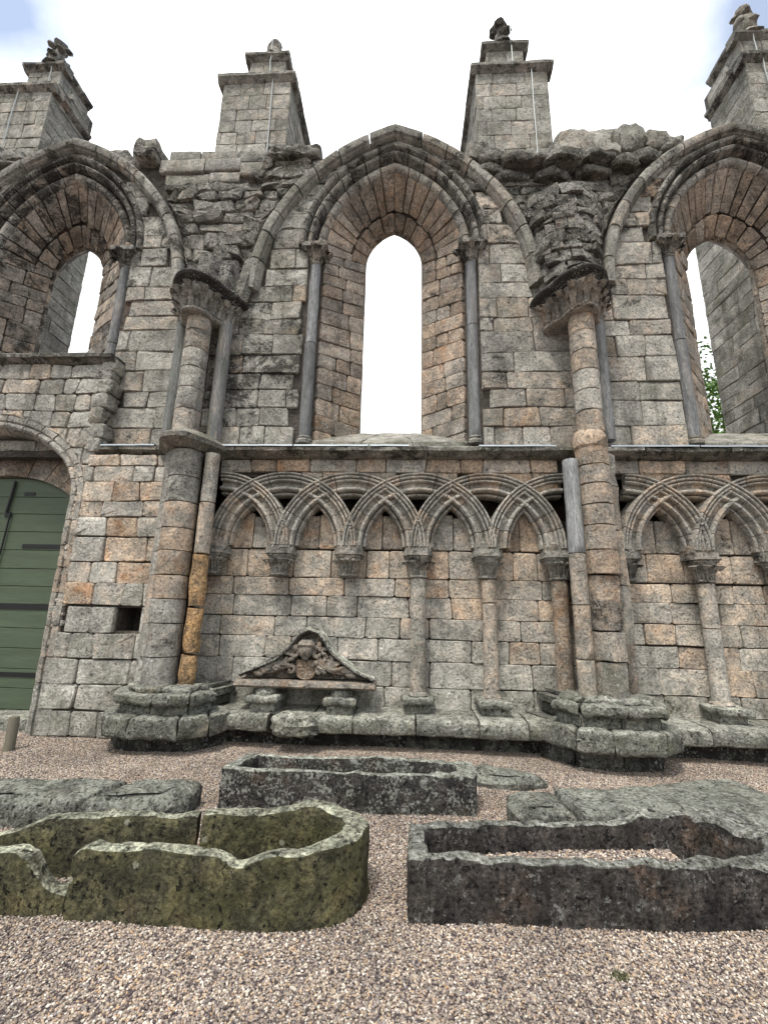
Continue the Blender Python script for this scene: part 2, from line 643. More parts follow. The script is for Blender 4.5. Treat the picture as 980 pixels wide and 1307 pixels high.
def prism(prof, frame, t0, t1, nt=1, cap=True):
    n = len(prof)
    V = []
    for k in range(nt + 1):
        t = t0 + (t1 - t0) * k / nt
        V += [frame(p[0], p[1], t) for p in prof]
    F = []
    for k in range(nt):
        for i in range(n):
            j = (i + 1) % n
            F.append((k * n + i, k * n + j, (k + 1) * n + j, (k + 1) * n + i))
    if cap:
        F.append(tuple(range(n)))
        F.append(tuple(range(nt * n, nt * n + n)))
    return V, F


along_x = lambda a, b, t: (t, a, b)
along_z = lambda a, b, t: (a, b, t)
along_y = lambda a, b, t: (a, t, b)


def sweep_arch(arch, prof, n, name, parent, mat=None, colf=None, sides=(-1, 1), f0=0., f1=1., sub=3, gap=.004, ang=35, rough=None):
    """Ring of voussoirs: prof = [(offset from intrados, Y)]"""
    obs = []
    for sd in sides:
        fs = [f0 + (f1 - f0) * i / n for i in range(n + 1)]
        for i in range(1, n):
            fs[i] += rnd.uniform(-.12, .12) * (f1 - f0) / n
        for i in range(n):
            a, b = fs[i] + gap * (i > 0), fs[i + 1] - gap * (i < n - 1)
            V = []
            m = len(prof)
            jy = rnd.uniform(-.004, .004)
            for k in range(sub + 1):
                f = a + (b - a) * k / sub
                for dr, y in prof:
                    x, z = arch.pt(f, sd, dr)
                    V.append((x, y + jy, z))
            F = []
            for k in range(sub):
                for q in range(m):
                    w = (q + 1) % m
                    F.append((k * m + q, k * m + w, (k + 1) * m + w, (k + 1) * m + q))
            F.append(tuple(range(m)))
            F.append(tuple(range(sub * m, sub * m + m)))
            obs.append(add(name, V, F, mat or STONE, parent, colf() if colf else None, ang, rough=rough))
    return obs


def lathe_geo(prof, cx, cy, seg=20, lean=(0, 0), a0=0., a1=2 * math.pi, z0=None, lob=None):
    z0 = prof[0][1] if z0 is None else z0
    full = abs(a1 - a0 - 2 * math.pi) < 1e-4
    ns = seg if full else seg + 1
    V, F = [], []
    for r, z in prof:
        for i in range(ns):
            a = a0 + (a1 - a0) * i / seg
            rr = r * (lob(a) if lob else 1)
            V.append((cx + rr * math.cos(a) + lean[0] * (z - z0), cy + rr * math.sin(a) + lean[1] * (z - z0), z))
    for k in range(len(prof) - 1):
        for i in range(seg):
            j = (i + 1) % ns
            F.append((k * ns + i, k * ns + j, (k + 1) * ns + j, (k + 1) * ns + i))
    F.append(tuple(range(ns)))
    F.append(tuple(range((len(prof) - 1) * ns, len(prof) * ns)))
    return V, F


def drum(name, cx, cy, r, z0, z1, parent, mat=None, col=None, seg=22, lean=(0, 0), zl=None, rough=(.004, 9), facets=None, r1=None):
    b = .008
    r1 = r1 or r
    prof = [(r - b, z0 + .002), (r, z0 + b)]
    k = max(1, int((z1 - z0) / .12))
    prof += [(r + (r1 - r) * i / k, z0 + (z1 - z0) * i / k) for i in range(1, k)]
    prof += [(r1, z1 - b), (r1 - b, z1 - .002)]
    V, F = lathe_geo(prof, cx, cy, facets or seg, lean, z0=zl if zl is not None else z0)
    return add(name, V, F, mat or STONE, parent, col, 50 if not facets else 25, rough=rough)


def merge(*gs):
    V, F = [], []
    for v, f in gs:
        o = len(V)
        V += list(v)
        F += [tuple(i + o for i in q) for q in f]
    return V, F


def leaf_geo(cx, cy, ang, r0, z0, r1, z1, wid, curl=.05, th=.018):
    """Stiff-leaf: a ribbed tongue that rises and curls out at the tip."""
    ca, sa = math.cos(ang), math.sin(ang)
    V, F = [], []
    nk, nw = 8, 5
    for side in (1, -1):
        for k in range(nk):
            t = k / (nk - 1)
            if t < .75:
                q = t / .75
                r = r0 + (r1 - r0) * (q ** 2.2)
                z = z0 + (z1 - z0) * q
            else:
                q = (t - .75) / .25 * math.pi * .95
                r = r1 + curl * math.sin(q)
                z = z1 - curl * .55 * (1 - math.cos(q))
            w = wid * (.55 + .75 * t if t < .7 else 1.08 - (t - .7) * 1.5)
            for i in range(nw):
                s = (i / (nw - 1) - .5) * 2
                rib = .012 * math.cos(s * math.pi * 1.5)
                rr = r + (th if side > 0 else -th * .4) + rib * side
                V.append((cx + rr * ca - s * w * sa, cy + rr * sa + s * w * ca, z))
    g = lambda sd, k, i: sd * nk * nw + k * nw + i
    for k in range(nk - 1):
        for i in range(nw - 1):
            F.append((g(0, k, i), g(0, k, i + 1), g(0, k + 1, i + 1), g(0, k + 1, i)))
            F.append((g(1, k, i), g(1, k, i + 1), g(1, k + 1, i + 1), g(1, k + 1, i)))
        for i in (0, nw - 1):
            F.append((g(0, k, i), g(0, k + 1, i), g(1, k + 1, i), g(1, k, i)))
    for k in (0, nk - 1):
        for i in range(nw - 1):
            F.append((g(0, k, i), g(0, k, i + 1), g(1, k, i + 1), g(1, k, i)))
    return V, F


def ball_geo(c, r, nu=10, nv=7):
    r = r if isinstance(r, (tuple, list)) else (r, r, r)
    V, F = [], []
    for j in range(nv + 1):
        th = math.pi * j / nv
        for i in range(nu):
            a = 2 * math.pi * i / nu
            V.append((c[0] + r[0] * math.sin(th) * math.cos(a), c[1] + r[1] * math.sin(th) * math.sin(a), c[2] + r[2] * math.cos(th)))
    for j in range(nv):
        for i in range(nu):
            F.append((j * nu + i, j * nu + (i + 1) % nu, (j + 1) * nu + (i + 1) % nu, (j + 1) * nu + i))
    return V, F


def tube_geo(P, r, seg=6):
    P = [Vector(p) for p in P]
    V, F = [], []
    for k, p in enumerate(P):
        d = (P[min(k + 1, len(P) - 1)] - P[max(k - 1, 0)]).normalized()
        a = d.cross(Vector((0, 1, .013)))
        if a.length < .05:
            a = d.cross(Vector((1, 0, 0)))
        a.normalize()
        b = d.cross(a)
        rr = r[k] if isinstance(r, (list, tuple)) else r
        for i in range(seg):
            t = 2 * math.pi * i / seg
            V.append(p + a * rr * math.cos(t) + b * rr * math.sin(t))
    for k in range(len(P) - 1):
        for i in range(seg):
            j = (i + 1) % seg
            F.append((k * seg + i, k * seg + j, (k + 1) * seg + j, (k + 1) * seg + i))
    F.append(tuple(range(seg)))
    F.append(tuple(range((len(P) - 1) * seg, len(P) * seg)))
    return V, F


def rock_geo(c, s, amp=.12, n=5, e=.35, sharp=2.2):
    """Broken block: a superellipsoid cube with noise."""
    V, F, idx = [], [], {}
    o3 = Vector((rnd.uniform(0, 90), rnd.uniform(0, 90), rnd.uniform(0, 90)))

    def vert(p):
        k = tuple(round(q, 4) for q in p)
        if k not in idx:
            d = Vector(p)
            L = (abs(d.x) ** (2 / e) + abs(d.y) ** (2 / e) + abs(d.z) ** (2 / e)) ** (e / 2)
            d = d / L
            d += noise.noise_vector(d * sharp + o3) * amp * 2 + noise.noise_vector(d * sharp * 2.7 + o3) * amp * .8
            idx[k] = len(V)
            V.append((c[0] + d.x * s[0], c[1] + d.y * s[1], c[2] + d.z * s[2]))
        return idx[k]
    for ax in range(3):
        for sg in (-1, 1):
            for i in range(n):
                for j in range(n):
                    q = []
                    for a, b in ((i, j), (i + 1, j), (i + 1, j + 1), (i, j + 1)):
                        p = [0, 0, 0]
                        p[ax] = sg
                        p[(ax + 1) % 3] = a / n * 2 - 1
                        p[(ax + 2) % 3] = b / n * 2 - 1
                        q.append(vert(p))
                    F.append(tuple(q))
    return V, F


def rock(name, c, s, parent=None, mat=None, col=None, amp=.12, n=5, e=.35, ang=32, label=None):
    V, F = rock_geo(c, s, amp, n, e)
    return add(name, V, F, mat or STONE, parent, col, ang, label)


def box_geo(x0, x1, y0, y1, z0, z1):
    V = [(x, y, z) for z in (z0, z1) for y in (y0, y1) for x in (x0, x1)]
    F = [(0, 1, 3, 2), (4, 6, 7, 5), (0, 4, 5, 1), (2, 3, 7, 6), (0, 2, 6, 4), (1, 5, 7, 3)]
    return V, F


def block_geo(poly, z0, z1, bev=.03, step=.07, lev=4, topf=None):
    """Worn block on a plan outline."""
    P = dense(poly, step)
    n = len(P)
    cx = sum(p[0] for p in P) / n
    cy = sum(p[1] for p in P) / n
    rings = [(bev, z0), (bev * .3, z0 + bev * .5)] + [(0, z0 + bev + (z1 - z0 - 2 * bev) * k / lev) for k in range(lev + 1)] + [(bev * .3, z1 - bev * .35), (bev, z1)]
    V = []

    def put(ins, z):
        for p in P:
            dx, dy = cx - p[0], cy - p[1]
            L = math.hypot(dx, dy) + 1e-6
            k = min(.9, ins / L)
            V.append((p[0] + dx * k, p[1] + dy * k, z))
    for ins, z in rings:
        put(ins, z)
    ext = max(math.hypot(p[0] - cx, p[1] - cy) for p in P)
    for f in (.3, .6):
        for p in P:
            V.append((p[0] + (cx - p[0]) * f, p[1] + (cy - p[1]) * f, z1 + .004))
    V.append((cx, cy, z1 + .004))
    F = []
    nr = len(rings) + 2
    for k in range(nr - 1):
        for i in range(n):
            j = (i + 1) % n
            F.append((k * n + i, k * n + j, (k + 1) * n + j, (k + 1) * n + i))
    for i in range(n):
        F.append(((nr - 1) * n + i, (nr - 1) * n + (i + 1) % n, nr * n))
    F.append(tuple(range(n)))
    return V, F


def tess(loops, Y):
    L3 = [[Vector((p[0], p[1], 0)) for p in L] for L in loops]
    tris = tessellate_polygon(L3)
    pts = [(p[0], Y, p[1]) for L in loops for p in L]
    return pts, [tuple(t) for t in tris]


# ------------------------------------------------------------------ ground
gp = 250.0
ground = add('ground', [(-gp, -gp, 0), (gp, -gp, 0), (gp, gp, 0), (-gp, gp, 0)], [(0, 1, 2, 3)], GROUND, kind='structure')
ground['label'] = 'pinkish gravel ground in front of the ruined wall'


def gravel(name, outline, z, density, size, label):
    """Loose pebbles: points scattered on a sheet, a pebble on each."""
    me = bpy.data.meshes.new(name)
    if len(outline) == 4:                    # wide sheet: gently scuffed and hollowed
        a, b, c, d = [Vector((*p, z)) for p in outline]
        nx, ny = 70, 44
        V = []
        for j in range(ny + 1):
            for i in range(nx + 1):
                q = a.lerp(b, i / nx).lerp(d.lerp(c, i / nx), j / ny)
                q.z = z + .016 * noise.noise(q * 1.3) + .010 * noise.noise(q * 3.7) + .006
                V.append(q)
        me.from_pydata(V, [], [(j * (nx + 1) + i, j * (nx + 1) + i + 1, (j + 1) * (nx + 1) + i + 1, (j + 1) * (nx + 1) + i) for j in range(ny) for i in range(nx)])
    else:
        me.from_pydata([(p[0], p[1], z) for p in outline], [], [tuple(range(len(outline)))])
    me.materials.append(GROUND)
    ob = bpy.data.objects.new(name, me)
    COL.objects.link(ob)
    ng = bpy.data.node_groups.new(name + '_scatter', 'GeometryNodeTree')
    ng.interface.new_socket('Geometry', in_out='INPUT', socket_type='NodeSocketGeometry')
    ng.interface.new_socket('Geometry', in_out='OUTPUT', socket_type='NodeSocketGeometry')
    n = ng.nodes
    i, o = n.new('NodeGroupInput'), n.new('NodeGroupOutput')
    d = n.new('GeometryNodeDistributePointsOnFaces')
    d.inputs['Density'].default_value = density
    ico = n.new('GeometryNodeMeshIcoSphere')
    ico.inputs['Radius'].default_value = 1.0
    ico.inputs['Subdivisions'].default_value = 2
    sh = n.new('GeometryNodeSetShadeSmooth')
    sm = n.new('GeometryNodeSetMaterial')
    sm.inputs['Material'].default_value = PEBBLE
    ins = n.new('GeometryNodeInstanceOnPoints')
    rr = n.new('FunctionNodeRandomValue'); rr.data_type = 'FLOAT_VECTOR'
    rr.inputs[0].default_value = (-.5, -.5, 0); rr.inputs[1].default_value = (.5, .5, 6.283)
    rs = n.new('FunctionNodeRandomValue'); rs.data_type = 'FLOAT_VECTOR'
    rs.inputs[0].default_value = (size * .65, size * .5, size * .4); rs.inputs[1].default_value = (size * 1.45, size * 1.1, size * .8)
    rs.inputs['Seed'].default_value = 5
    po = n.new('GeometryNodeSetPosition')
    ro = n.new('FunctionNodeRandomValue'); ro.data_type = 'FLOAT_VECTOR'
    ro.inputs[0].default_value = (0, 0, -.003); ro.inputs[1].default_value = (0, 0, .007)
    ro.inputs['Seed'].default_value = 9
    L = ng.links.new
    L(i.outputs[0], d.inputs['Mesh'])
    L(d.outputs['Points'], po.inputs['Geometry'])
    L(ro.outputs[0], po.inputs['Offset'])
    L(po.outputs[0], ins.inputs['Points'])
    L(ico.outputs['Mesh'], sm.inputs['Geometry'])
    L(sm.outputs[0], sh.inputs['Geometry'])
    L(sh.outputs[0], ins.inputs['Instance'])
    L(rr.outputs[0], ins.inputs['Rotation'])
    L(rs.outputs[0], ins.inputs['Scale'])
    j = n.new('GeometryNodeJoinGeometry')
    L(ins.outputs[0], j.inputs[0])
    L(i.outputs[0], j.inputs[0])
    L(j.outputs[0], o.inputs[0])
    md = ob.modifiers.new('scatter', 'NODES')
    md.node_group = ng
    ob['kind'] = 'stuff'
    ob['label'] = label
    return ob


gravel('gravel', [(-3.2, 1.5), (3.2, 1.5), (6.6, 6.6), (-6.9, 6.6)], .004, 15500, .0062, 'loose pinkish brown gravel around the stone coffins')

# ------------------------------------------------------------------ the abbey wall
YU, YB = 6.0, 6.15                      # faces of the clerestory masonry and of the arcade back wall
XC = (-6.02, -.28, 5.32)                # window centres
RIBS = [PArch(x, 2.12, 6.6, h) for x, h in zip(XC, (2.98, 3.02, 2.82))]
APS = [PArch(x, 1.15, 7.45, h) for x, h in zip(XC, (1.66, 1.68, 1.58))]
OPN = [PArch(x + dx, w, zs, h) for x, dx, w, zs, h in zip(XC, (-.27, -.01, .09), (.50, .51, .55), (7.65, 7.82, 7.55), (.72, .73, .74))]
TOPS = [(-9.3, 9.55), (-7.4, 9.6), (-5.3, 9.3), (-4.5, 9.38), (-4.3, 9.42), (-2.9, 9.42), (-2.5, 9.35), (-1.6, 9.3), (1.0, 9.2), (1.5, 9.1), (2.3, 8.98),
        (2.6, 9.1), (4.1, 9.15), (4.5, 9.25), (8.9, 9.3)]


def spandrel(x):
    for (a, za), (b, zb) in zip(TOPS, TOPS[1:]):
        if a <= x <= b:
            return za + (zb - za) * (x - a) / (b - a)
    return 9.3


def skyline(x):
    z = spandrel(x) - .06
    for r in RIBS:
        o = r.off(.2)
        d = abs(x - o.xc)
        if d < o.w:
            k = o.R ** 2 - (d + o.c) ** 2
            z = max(z, o.zs + math.sqrt(max(0, k)))
    return z


sk = [(-9.3 + i * .1, skyline(-9.3 + i * .1)) for i in range(182)]
outer = [(-9.3, 0.0)] + sk + [(sk[-1][0], 0.0)]
# front face of the core is set behind the stones; the arcade's black pockets and the splays are holes in it
frontY = YU + .03


def core_shell():
    """Front sheet, back sheet and the top between them; below the string course the front steps back."""
    hi = [(-9.3, 3.8)] + sk + [(sk[-1][0], 3.8)]
    g = [tess([hi] + [a.off(.17).loop(4.0) for a in APS], frontY)]
    for (x0, x1, z0, z1) in ((-9.3, -7.9, 0, 3.8), (-4.7, -2.9, 0, 3.8), (-2.9, 8.7, 0, 2.93), (-2.9, 8.7, 3.36, 3.8), (8.7, 8.8, 0, 3.8)):
        g.append(([(x0, YB + .03, z0), (x1, YB + .03, z0), (x1, YB + .03, z1), (x0, YB + .03, z1)], [(0, 1, 2, 3)]))
    g.append(tess([outer] + [o.off(.36).loop(4.4) for o in OPN], 7.2))
    V, F = [], []
    for (x, z) in outer:
        V += [(x, frontY, z), (x, 7.2, z)]
    n = len(outer)
    F += [(2 * i, 2 * i + 1, 2 * ((i + 1) % n) + 1, 2 * ((i + 1) % n)) for i in range(n)]
    g.append((V, F))
    g.append(box_geo(-2.9, 8.7, 6.45, 6.5, 2.9, 3.4))          # back of the deep pockets
    g.append(([(-9.3, frontY, 3.8), (8.8, frontY, 3.8), (8.8, YB + .03, 3.8), (-9.3, YB + .03, 3.8)], [(0, 1, 2, 3)]))
    for z in (2.93, 3.36):
        g.append(([(-2.9, YB + .03, z), (8.7, YB + .03, z), (8.7, 6.45, z), (-2.9, 6.45, z)], [(0, 1, 2, 3)]))
    return merge(*g)


V, F = core_shell()
wall = add('abbey_wall', V, F, MORTAR, None, (.9, .25, .35, .1), 30, fix=False)
tag(wall, 'tall ruined abbey wall with three pointed lancet windows above a carved blind arcade', 'wall')

# ---- clerestory ashlar, bay by bay
STONES = []


def zone_col(x, z):
    """Stones are greyer on the left, browner beside the middle window, blackened towards the top."""
    warm = .10 + .22 * max(0, noise.noise(Vector((x * .9, z * .8, 3))))
    soot = .30 + .09 * max(0, z - 6.2) + .3 * noise.noise(Vector((x * .6, z * .5, 9)))
    lich = .30 if -3 < x < -1.5 else .16
    if x > .8:
        warm += .12
    if rnd.random() < .06:
        warm += .4
    return C(1.06, warm, max(0, soot), lich)


for b, xc in enumerate(XC):
    rib, mo = RIBS[b].off(.03), APS[b].off(.38)
    mo.zs = APS[b].zs

    def region(u, v, rib=rib, mo=mo, xc=xc):
        if v > rib.zs:
            u, v = rib.inn(u, v)
        if v > mo.zs:
            u, v = mo.out(u, v)
        else:
            d = u - xc
            if abs(d) < 1.37:
                u = xc + math.copysign(1.37, d)
        return u, v
    zs = heights(3.92, 9.75, .24, .42)
    for side in (-1, 1):
        x0, x1 = (xc - 2.84, xc - .02) if side < 0 else (xc + .02, xc + 2.84)
        x0, x1 = max(x0, -9.2), min(x1, 8.7)
        for P in layout(x0, x1, zs, .36, 1.0, region, seed=b + side * .3, wob=.016, vert=.02,
                        skip=lambda u, v: u < -4.5 and v < 5.0):
            cx = sum(p[0] for p in P) / len(P)
            cz = sum(p[1] for p in P) / len(P)
            stone(P, flat(YU), 'stone', wall, h=.02 + rnd.uniform(-.008, .012), bev=rnd.uniform(.014, .03), wob=.007, joint=.007, col=zone_col(cx, cz), tilt=.012)

# ---- windows
P_IN = [(-.02, 6.28), (-.02, 6.13), (-.005, 6.075), (.03, 6.04), (.07, 6.03), (.105, 6.05), (.125, 6.09), (.13, 6.14), (.16, 6.16), (.16, 6.28)]
P_OUT = [(.15, 6.2), (.15, 6.12), (.165, 6.07), (.17, 6.0), (.185, 5.955), (.215, 5.935), (.245, 5.955), (.255, 6.0), (.262, 6.05), (.285, 6.05),
         (.293, 5.97), (.31, 5.915), (.345, 5.895), (.375, 5.92), (.39, 5.97), (.39, 6.2)]
P_RIB = [(0.02, 6.1), (0.02, 5.96), (.045, 5.91), (.06, 5.905), (.075, 5.86), (.12, 5.84), (.18, 5.84), (.215, 5.87), (.225, 5.93), (.225, 6.1)]


def splay(b):
    """Map (f along the arch or z on the jamb, t into the wall) to the splayed reveal of window b."""
    A, O = APS[b], OPN[b]

    def arc(sd):
        def mp(f, t, d):
            def p(f, t):
                xa, za = A.pt(f, sd)
                xo, zo = O.pt(f, sd, .02)
                return Vector((xa + (xo - xa) * t, 6.13 + .67 * t, za + (zo - za) * t))
            e = .01
            q = p(f, t)
            nrm = (p(min(1, f + e), t) - p(max(0, f - e), t)).cross(p(f, t + e) - p(f, t - e)).normalized() * sd
            ax = Vector((A.xc, q.y, A.zs))
            if (ax - q).dot(nrm) < 0:
                nrm = -nrm
            return tuple(q + nrm * d)
        return mp

    def jamb(sd):
        def mp(t, z, d):
            xa, xo = A.xc + sd * A.w, O.xc + sd * (O.w + .02)
            nrm = Vector((-sd * .67, -(abs(xa - xo)), 0)).normalized()
            q = Vector((xa + (xo - xa) * t, 6.13 + .67 * t, z + (O.zs - A.zs) * max(0, t) * max(0, z - 4.02) / (A.zs - 4.02)))
            return tuple(q + nrm * d)
        return mp
    return arc, jamb


def window(b, warm, soot, label):
    A, O, rib = APS[b], OPN[b], RIBS[b]
    arc, jamb = splay(b)
    # backing of the splay = the window's own mesh
    g = []
    for sd in (-1, 1):
        V, F = [], []
        n = 16
        ma, mj = arc(sd), jamb(sd)
        for t in (-.05, .5, 1.03):
            V.append(mj(t, 3.95, -.03))
            V += [ma(i / n, t, -.03) for i in range(n + 1)]
        m = n + 2
        for r in range(2):
            F += [(r * m + i, r * m + i + 1, (r + 1) * m + i + 1, (r + 1) * m + i) for i in range(m - 1)]
        g.append((V, F))
    zsl = 4.03
    win = add('lancet_window', *merge(*g), MORTAR, wall, (.95, .3, .3, .1), 30, label=label, fix=False)
    cf = lambda w=0., s=0.: C(1.0, warm + w, soot + s, .1, .28, .3)
    for sd in (-1, 1):
        if b == 0 and sd < 0:
            pass
        # long radial stones of the outer ring, then a ring of larger ones
        ma, mj = arc(sd), jamb(sd)
        n1, n2 = 9, 5
        fs = [0] + [(i + rnd.uniform(-.18, .18)) / n1 for i in range(1, n1)] + [1]
        for i in range(n1):
            te = .635 + rnd.uniform(-.05, .02)
            P = dense(soften([(fs[i] + .004, 0), (fs[i + 1] - .004, 0), (fs[i + 1] - .006, te), (fs[i] + .006, te)], .012), .22)
            stone(P, ma, 'radial_stone', win, WINST, h=.02 + rnd.uniform(-.006, .01), bev=.012, joint=.004, wob=.004, col=cf(.1, .03), bulge=.004)
        fs = [0] + [(i + rnd.uniform(-.15, .15)) / n2 for i in range(1, n2)] + [1]
        for i in range(n2):
            P = dense(soften([(fs[i] + .006, .65 + rnd.uniform(-.02, .015)), (fs[i + 1] - .006, .65 + rnd.uniform(-.02, .015)), (fs[i + 1] - .006, 1), (fs[i] + .006, 1)], .03), .2)
            stone(P, ma, 'inner_voussoir', win, WINST, h=.03 + rnd.uniform(-.006, .01), bev=.016, joint=.005, wob=.006, col=cf(.12, .05), bulge=.012)
        zs = heights(4.02, A.zs, .2, .34)
        for k in range(len(zs) - 1):
            cut = [0, rnd.uniform(.28, .75), 1] if rnd.random() < .8 else [0, rnd.uniform(.25, .4), rnd.uniform(.6, .75), 1]
            for i in range(len(cut) - 1):
                P = dense(soften([(cut[i] + .008, zs[k]), (cut[i + 1] - .008, zs[k]), (cut[i + 1] - .008, zs[k + 1]), (cut[i] + .008, zs[k + 1])], .025), .25)
                stone(P, mj, 'jamb_stone', win, WINST, h=.024 + rnd.uniform(-.008, .012), bev=.016, joint=.006, wob=.006, col=cf(0, 0), bulge=.01)
        # chamfered inner frame and outer reveal of the opening
        for k in range(7):
            za, zb = 4.3 + k * (O.zs - 4.3) / 7 + .004, 4.3 + (k + 1) * (O.zs - 4.3) / 7 - .004
            xo = lambda d: O.xc + sd * (O.w + d)
            prof = [(xo(.14), 6.77), (xo(.05), 6.765), (xo(.0), 6.83), (xo(.0), 6.87), (xo(.34), 7.195), (xo(.42), 7.195)]
            V, F = prism(prof, along_z, za, zb)
            add('frame_stone', V, F, STONE, win, C(.9, warm, soot + .12, .1), 30, rough=(.005, 6))
        # nook shaft: two lengths, capital and base
        sx = A.xc + sd * 1.26
        zj = 5.9 + rnd.uniform(-.3, .3)
        mt = GREYBLUE
        drum('nook_shaft', sx, 6.05, .088, 4.13, zj, win, mt, C(1.0, .12, .12, .2), 16, (0, 0), rough=(.006, 4))
        drum('nook_shaft', sx + .004, 6.05, .083, zj + .004, 7.16, win, mt, C(1.05, .1, .12, .1), 16, (0, 0), rough=(.006, 4))
        V, F = lathe_geo([(.12, 4.02), (.13, 4.06), (.105, 4.09), (.12, 4.11), (.09, 4.135)], sx, 6.05, 16)
        add('shaft_base', V, F, STONE, win, C(.9, .15, .35, .3), 40, rough=(.01, 12))
        gs = [lathe_geo([(.09, 7.14), (.105, 7.16), (.09, 7.18), (.10, 7.26), (.14, 7.36), (.15, 7.39)], sx, 6.05, 14)]
        gs.append(box_geo(sx - .2, sx + .2, 5.86, 6.2, 7.385, 7.455))
        for k in range(5):
            a = -math.pi / 2 + (k - 2) * .72
            gs.append(leaf_geo(sx, 6.05, a, .085, 7.18, .19, 7.37, .05, .085))
        V, F = merge(*gs)
        add('shaft_capital', V, F, STONE, win, C(.85, .2, .5, .25), 45, rough=(.012, 11))
    sweep_arch(A, P_IN, 9, 'inner_moulding_stone', win, colf=lambda: C(.9, .3, .36 + (.25 if b == 0 else 0), .08), rough=(.003, 8))
    sweep_arch(A, P_OUT, 9, 'outer_moulding_stone', win, colf=lambda: C(.78, .18, .55 + (.15 if b == 0 else 0), .12), rough=(.006, 7))
    sweep_arch(rib, P_RIB, 8, 'hood_stone', win, colf=lambda: C(.85, .16, .42, .32), sub=4, gap=.003, rough=(.006, 4))
    # inner frame round the head of the opening
    sweep_arch(O, [(.14, 6.77), (.05, 6.765), (0, 6.83), (0, 6.87), (.34, 7.195), (.42, 7.195)], 4, 'frame_stone', win,
               colf=lambda: C(.9, warm, soot + .15, .1), rough=(.004, 6))
    # sloping sill in three stones, worn
    for (u0, u1) in ((-1.2, -.4), (-.39, .35), (.36, 1.2)):
        V, F = [], []
        n = 6
        for k, (y, z, s) in enumerate(((6.02, 3.9, 1.), (6.02, 4.05, 1.), (6.1, 4.1, .98), (6.35, 4.25, .78), (6.6, 4.4, .6), (6.82, 4.53, .46), (7.2, 4.55, .46), (7.2, 4.3, .46))):
            for i in range(n + 1):
                V.append((A.xc + (u0 + (u1 - u0) * i / n) * s, y, z))
        for k in range(7):
            for i in range(n):
                F.append((k * (n + 1) + i, k * (n + 1) + i + 1, (k + 1) * (n + 1) + i + 1, (k + 1) * (n + 1) + i))
        add('sill_stone', V, F, STONE, win, C(1.0, .12, .2, .5), 30, rough=(.014, 5), fix=False)
    return win


window(0, .42, .46, 'blackened lancet window above the green door, half cut by the doorway wall')
window(1, .60, .22, 'middle lancet window with warm brown reveals and open white sky')
window(2, .48, .24, 'lancet window with a green tree showing through its opening')

# ---- rubble core of the lost vault, between the hoods
def rubble(b0, b1, x0, x1, z0, seed, soot, light, thick, name='rubble_stone', n_max=200):
    A = RIBS[b0].off(.26) if b0 is not None else None
    B = RIBS[b1].off(.26) if b1 is not None else None

    def region(u, v):
        if A and v > A.zs and u < A.xc + 3:
            u, v = A.out(u, v)
        if B and v > B.zs and u > B.xc - 3:
            u, v = B.out(u, v)
        t = spandrel(u)
        if -4.4 < u < -2.5:
            t = 8.86
        return u, min(v, t)
    zs = heights(z0, 9.5, .14, .34)
    for P in layout(x0, x1, zs, .24, .85, region, seed=seed, wob=.035, vert=.06, soft=.05, mina=.006):
        cz = sum(p[1] for p in P) / len(P)
        P = [(p[0] + rnd.uniform(-.016, .016), p[1] + rnd.uniform(-.014, .014)) for p in P]
        stone(P, flat(YU + .02), name, wall, RUBBLE, h=rnd.choice((.03, .05, .06, .07, .11)) * thick, bev=rnd.uniform(.02, .06), wob=.03, joint=.006,
              col=C(light, .15, soot, .3, .3), bulge=.02, tilt=.03)


rubble(0, 1, -4.25, -1.3, 6.75, 1.1, .38, 1.3, .9)
rubble(1, 2, .95, 4.3, 6.9, 2.2, .42, 1.2, 1.0)
rubble(None, 0, -9.25, -6.9, 6.75, 4.2, .45, 1.1, 1.0)
rubble(2, None, 6.2, 8.7, 6.8, 5.1, .45, 1.1, 1.0)
# squared blocks crowning the wall left of the middle window
for (x0, x1, z0, z1, y) in ((-4.42, -3.62, 9.08, 9.36, 5.96), (-3.6, -2.98, 9.1, 9.37, 5.97), (-4.3, -3.75, 9.38, 9.62, 6.02), (-3.74, -3.08, 9.4, 9.63, 6.04),
                            (-2.96, -2.5, 8.98, 9.24, 5.95), (-3.5, -2.97, 8.86, 9.07, 5.98), (-4.3, -3.52, 8.84, 9.06, 6.0)):
    V, F = block_geo([(x0, y), (x1, y), (x1, y + .7), (x0, y + .7)], z0, z1, .025, .16, 1)
    add('crowning_block', V, F, STONE, wall, C(1.05, .1, .22, .35), 40, rough=(.012, 5))
for (c, s, so) in (((-4.86, 6.35, 9.78), (.23, .3, .27), .6), ((-5.25, 6.2, 9.5), (.2, .25, .16), .5), ((-5.05, 6.15, 9.35), (.25, .2, .12), .7),
                   ((-4.62, 6.0, 9.36), (.2, .22, .1), .8), ((-7.75, 6.2, 9.62), (.35, .3, .2), .5), ((-7.3, 6.15, 9.6), (.2, .2, .15), .6),
                   ((-2.32, 6.15, 9.42), (.2, .25, .15), .7), ((-2.0, 6.1, 9.38), (.22, .25, .13), .75), ((-1.72, 6.1, 9.42), (.16, .2, .12), .6),
                   ((1.12, 6.1, 9.25), (.2, .25, .18), .7), ((1.35, 6.05, 9.08), (.22, .25, .13), .7),
                   ((2.75, 6.15, 9.38), (.3, .3, .27), .5), ((3.28, 6.2, 9.42), (.26, .3, .25), .6), ((3.72, 6.2, 9.5), (.24, .3, .28), .55),
                   ((4.1, 6.15, 9.42), (.2, .25, .2), .6), ((4.32, 6.1, 9.28), (.18, .25, .14), .6), ((2.5, 6.1, 9.2), (.2, .25, .13), .5)):
    rock('broken_block', c, s, wall, None, C(.85, .08, so * .8, .35), .10, 5, .32)
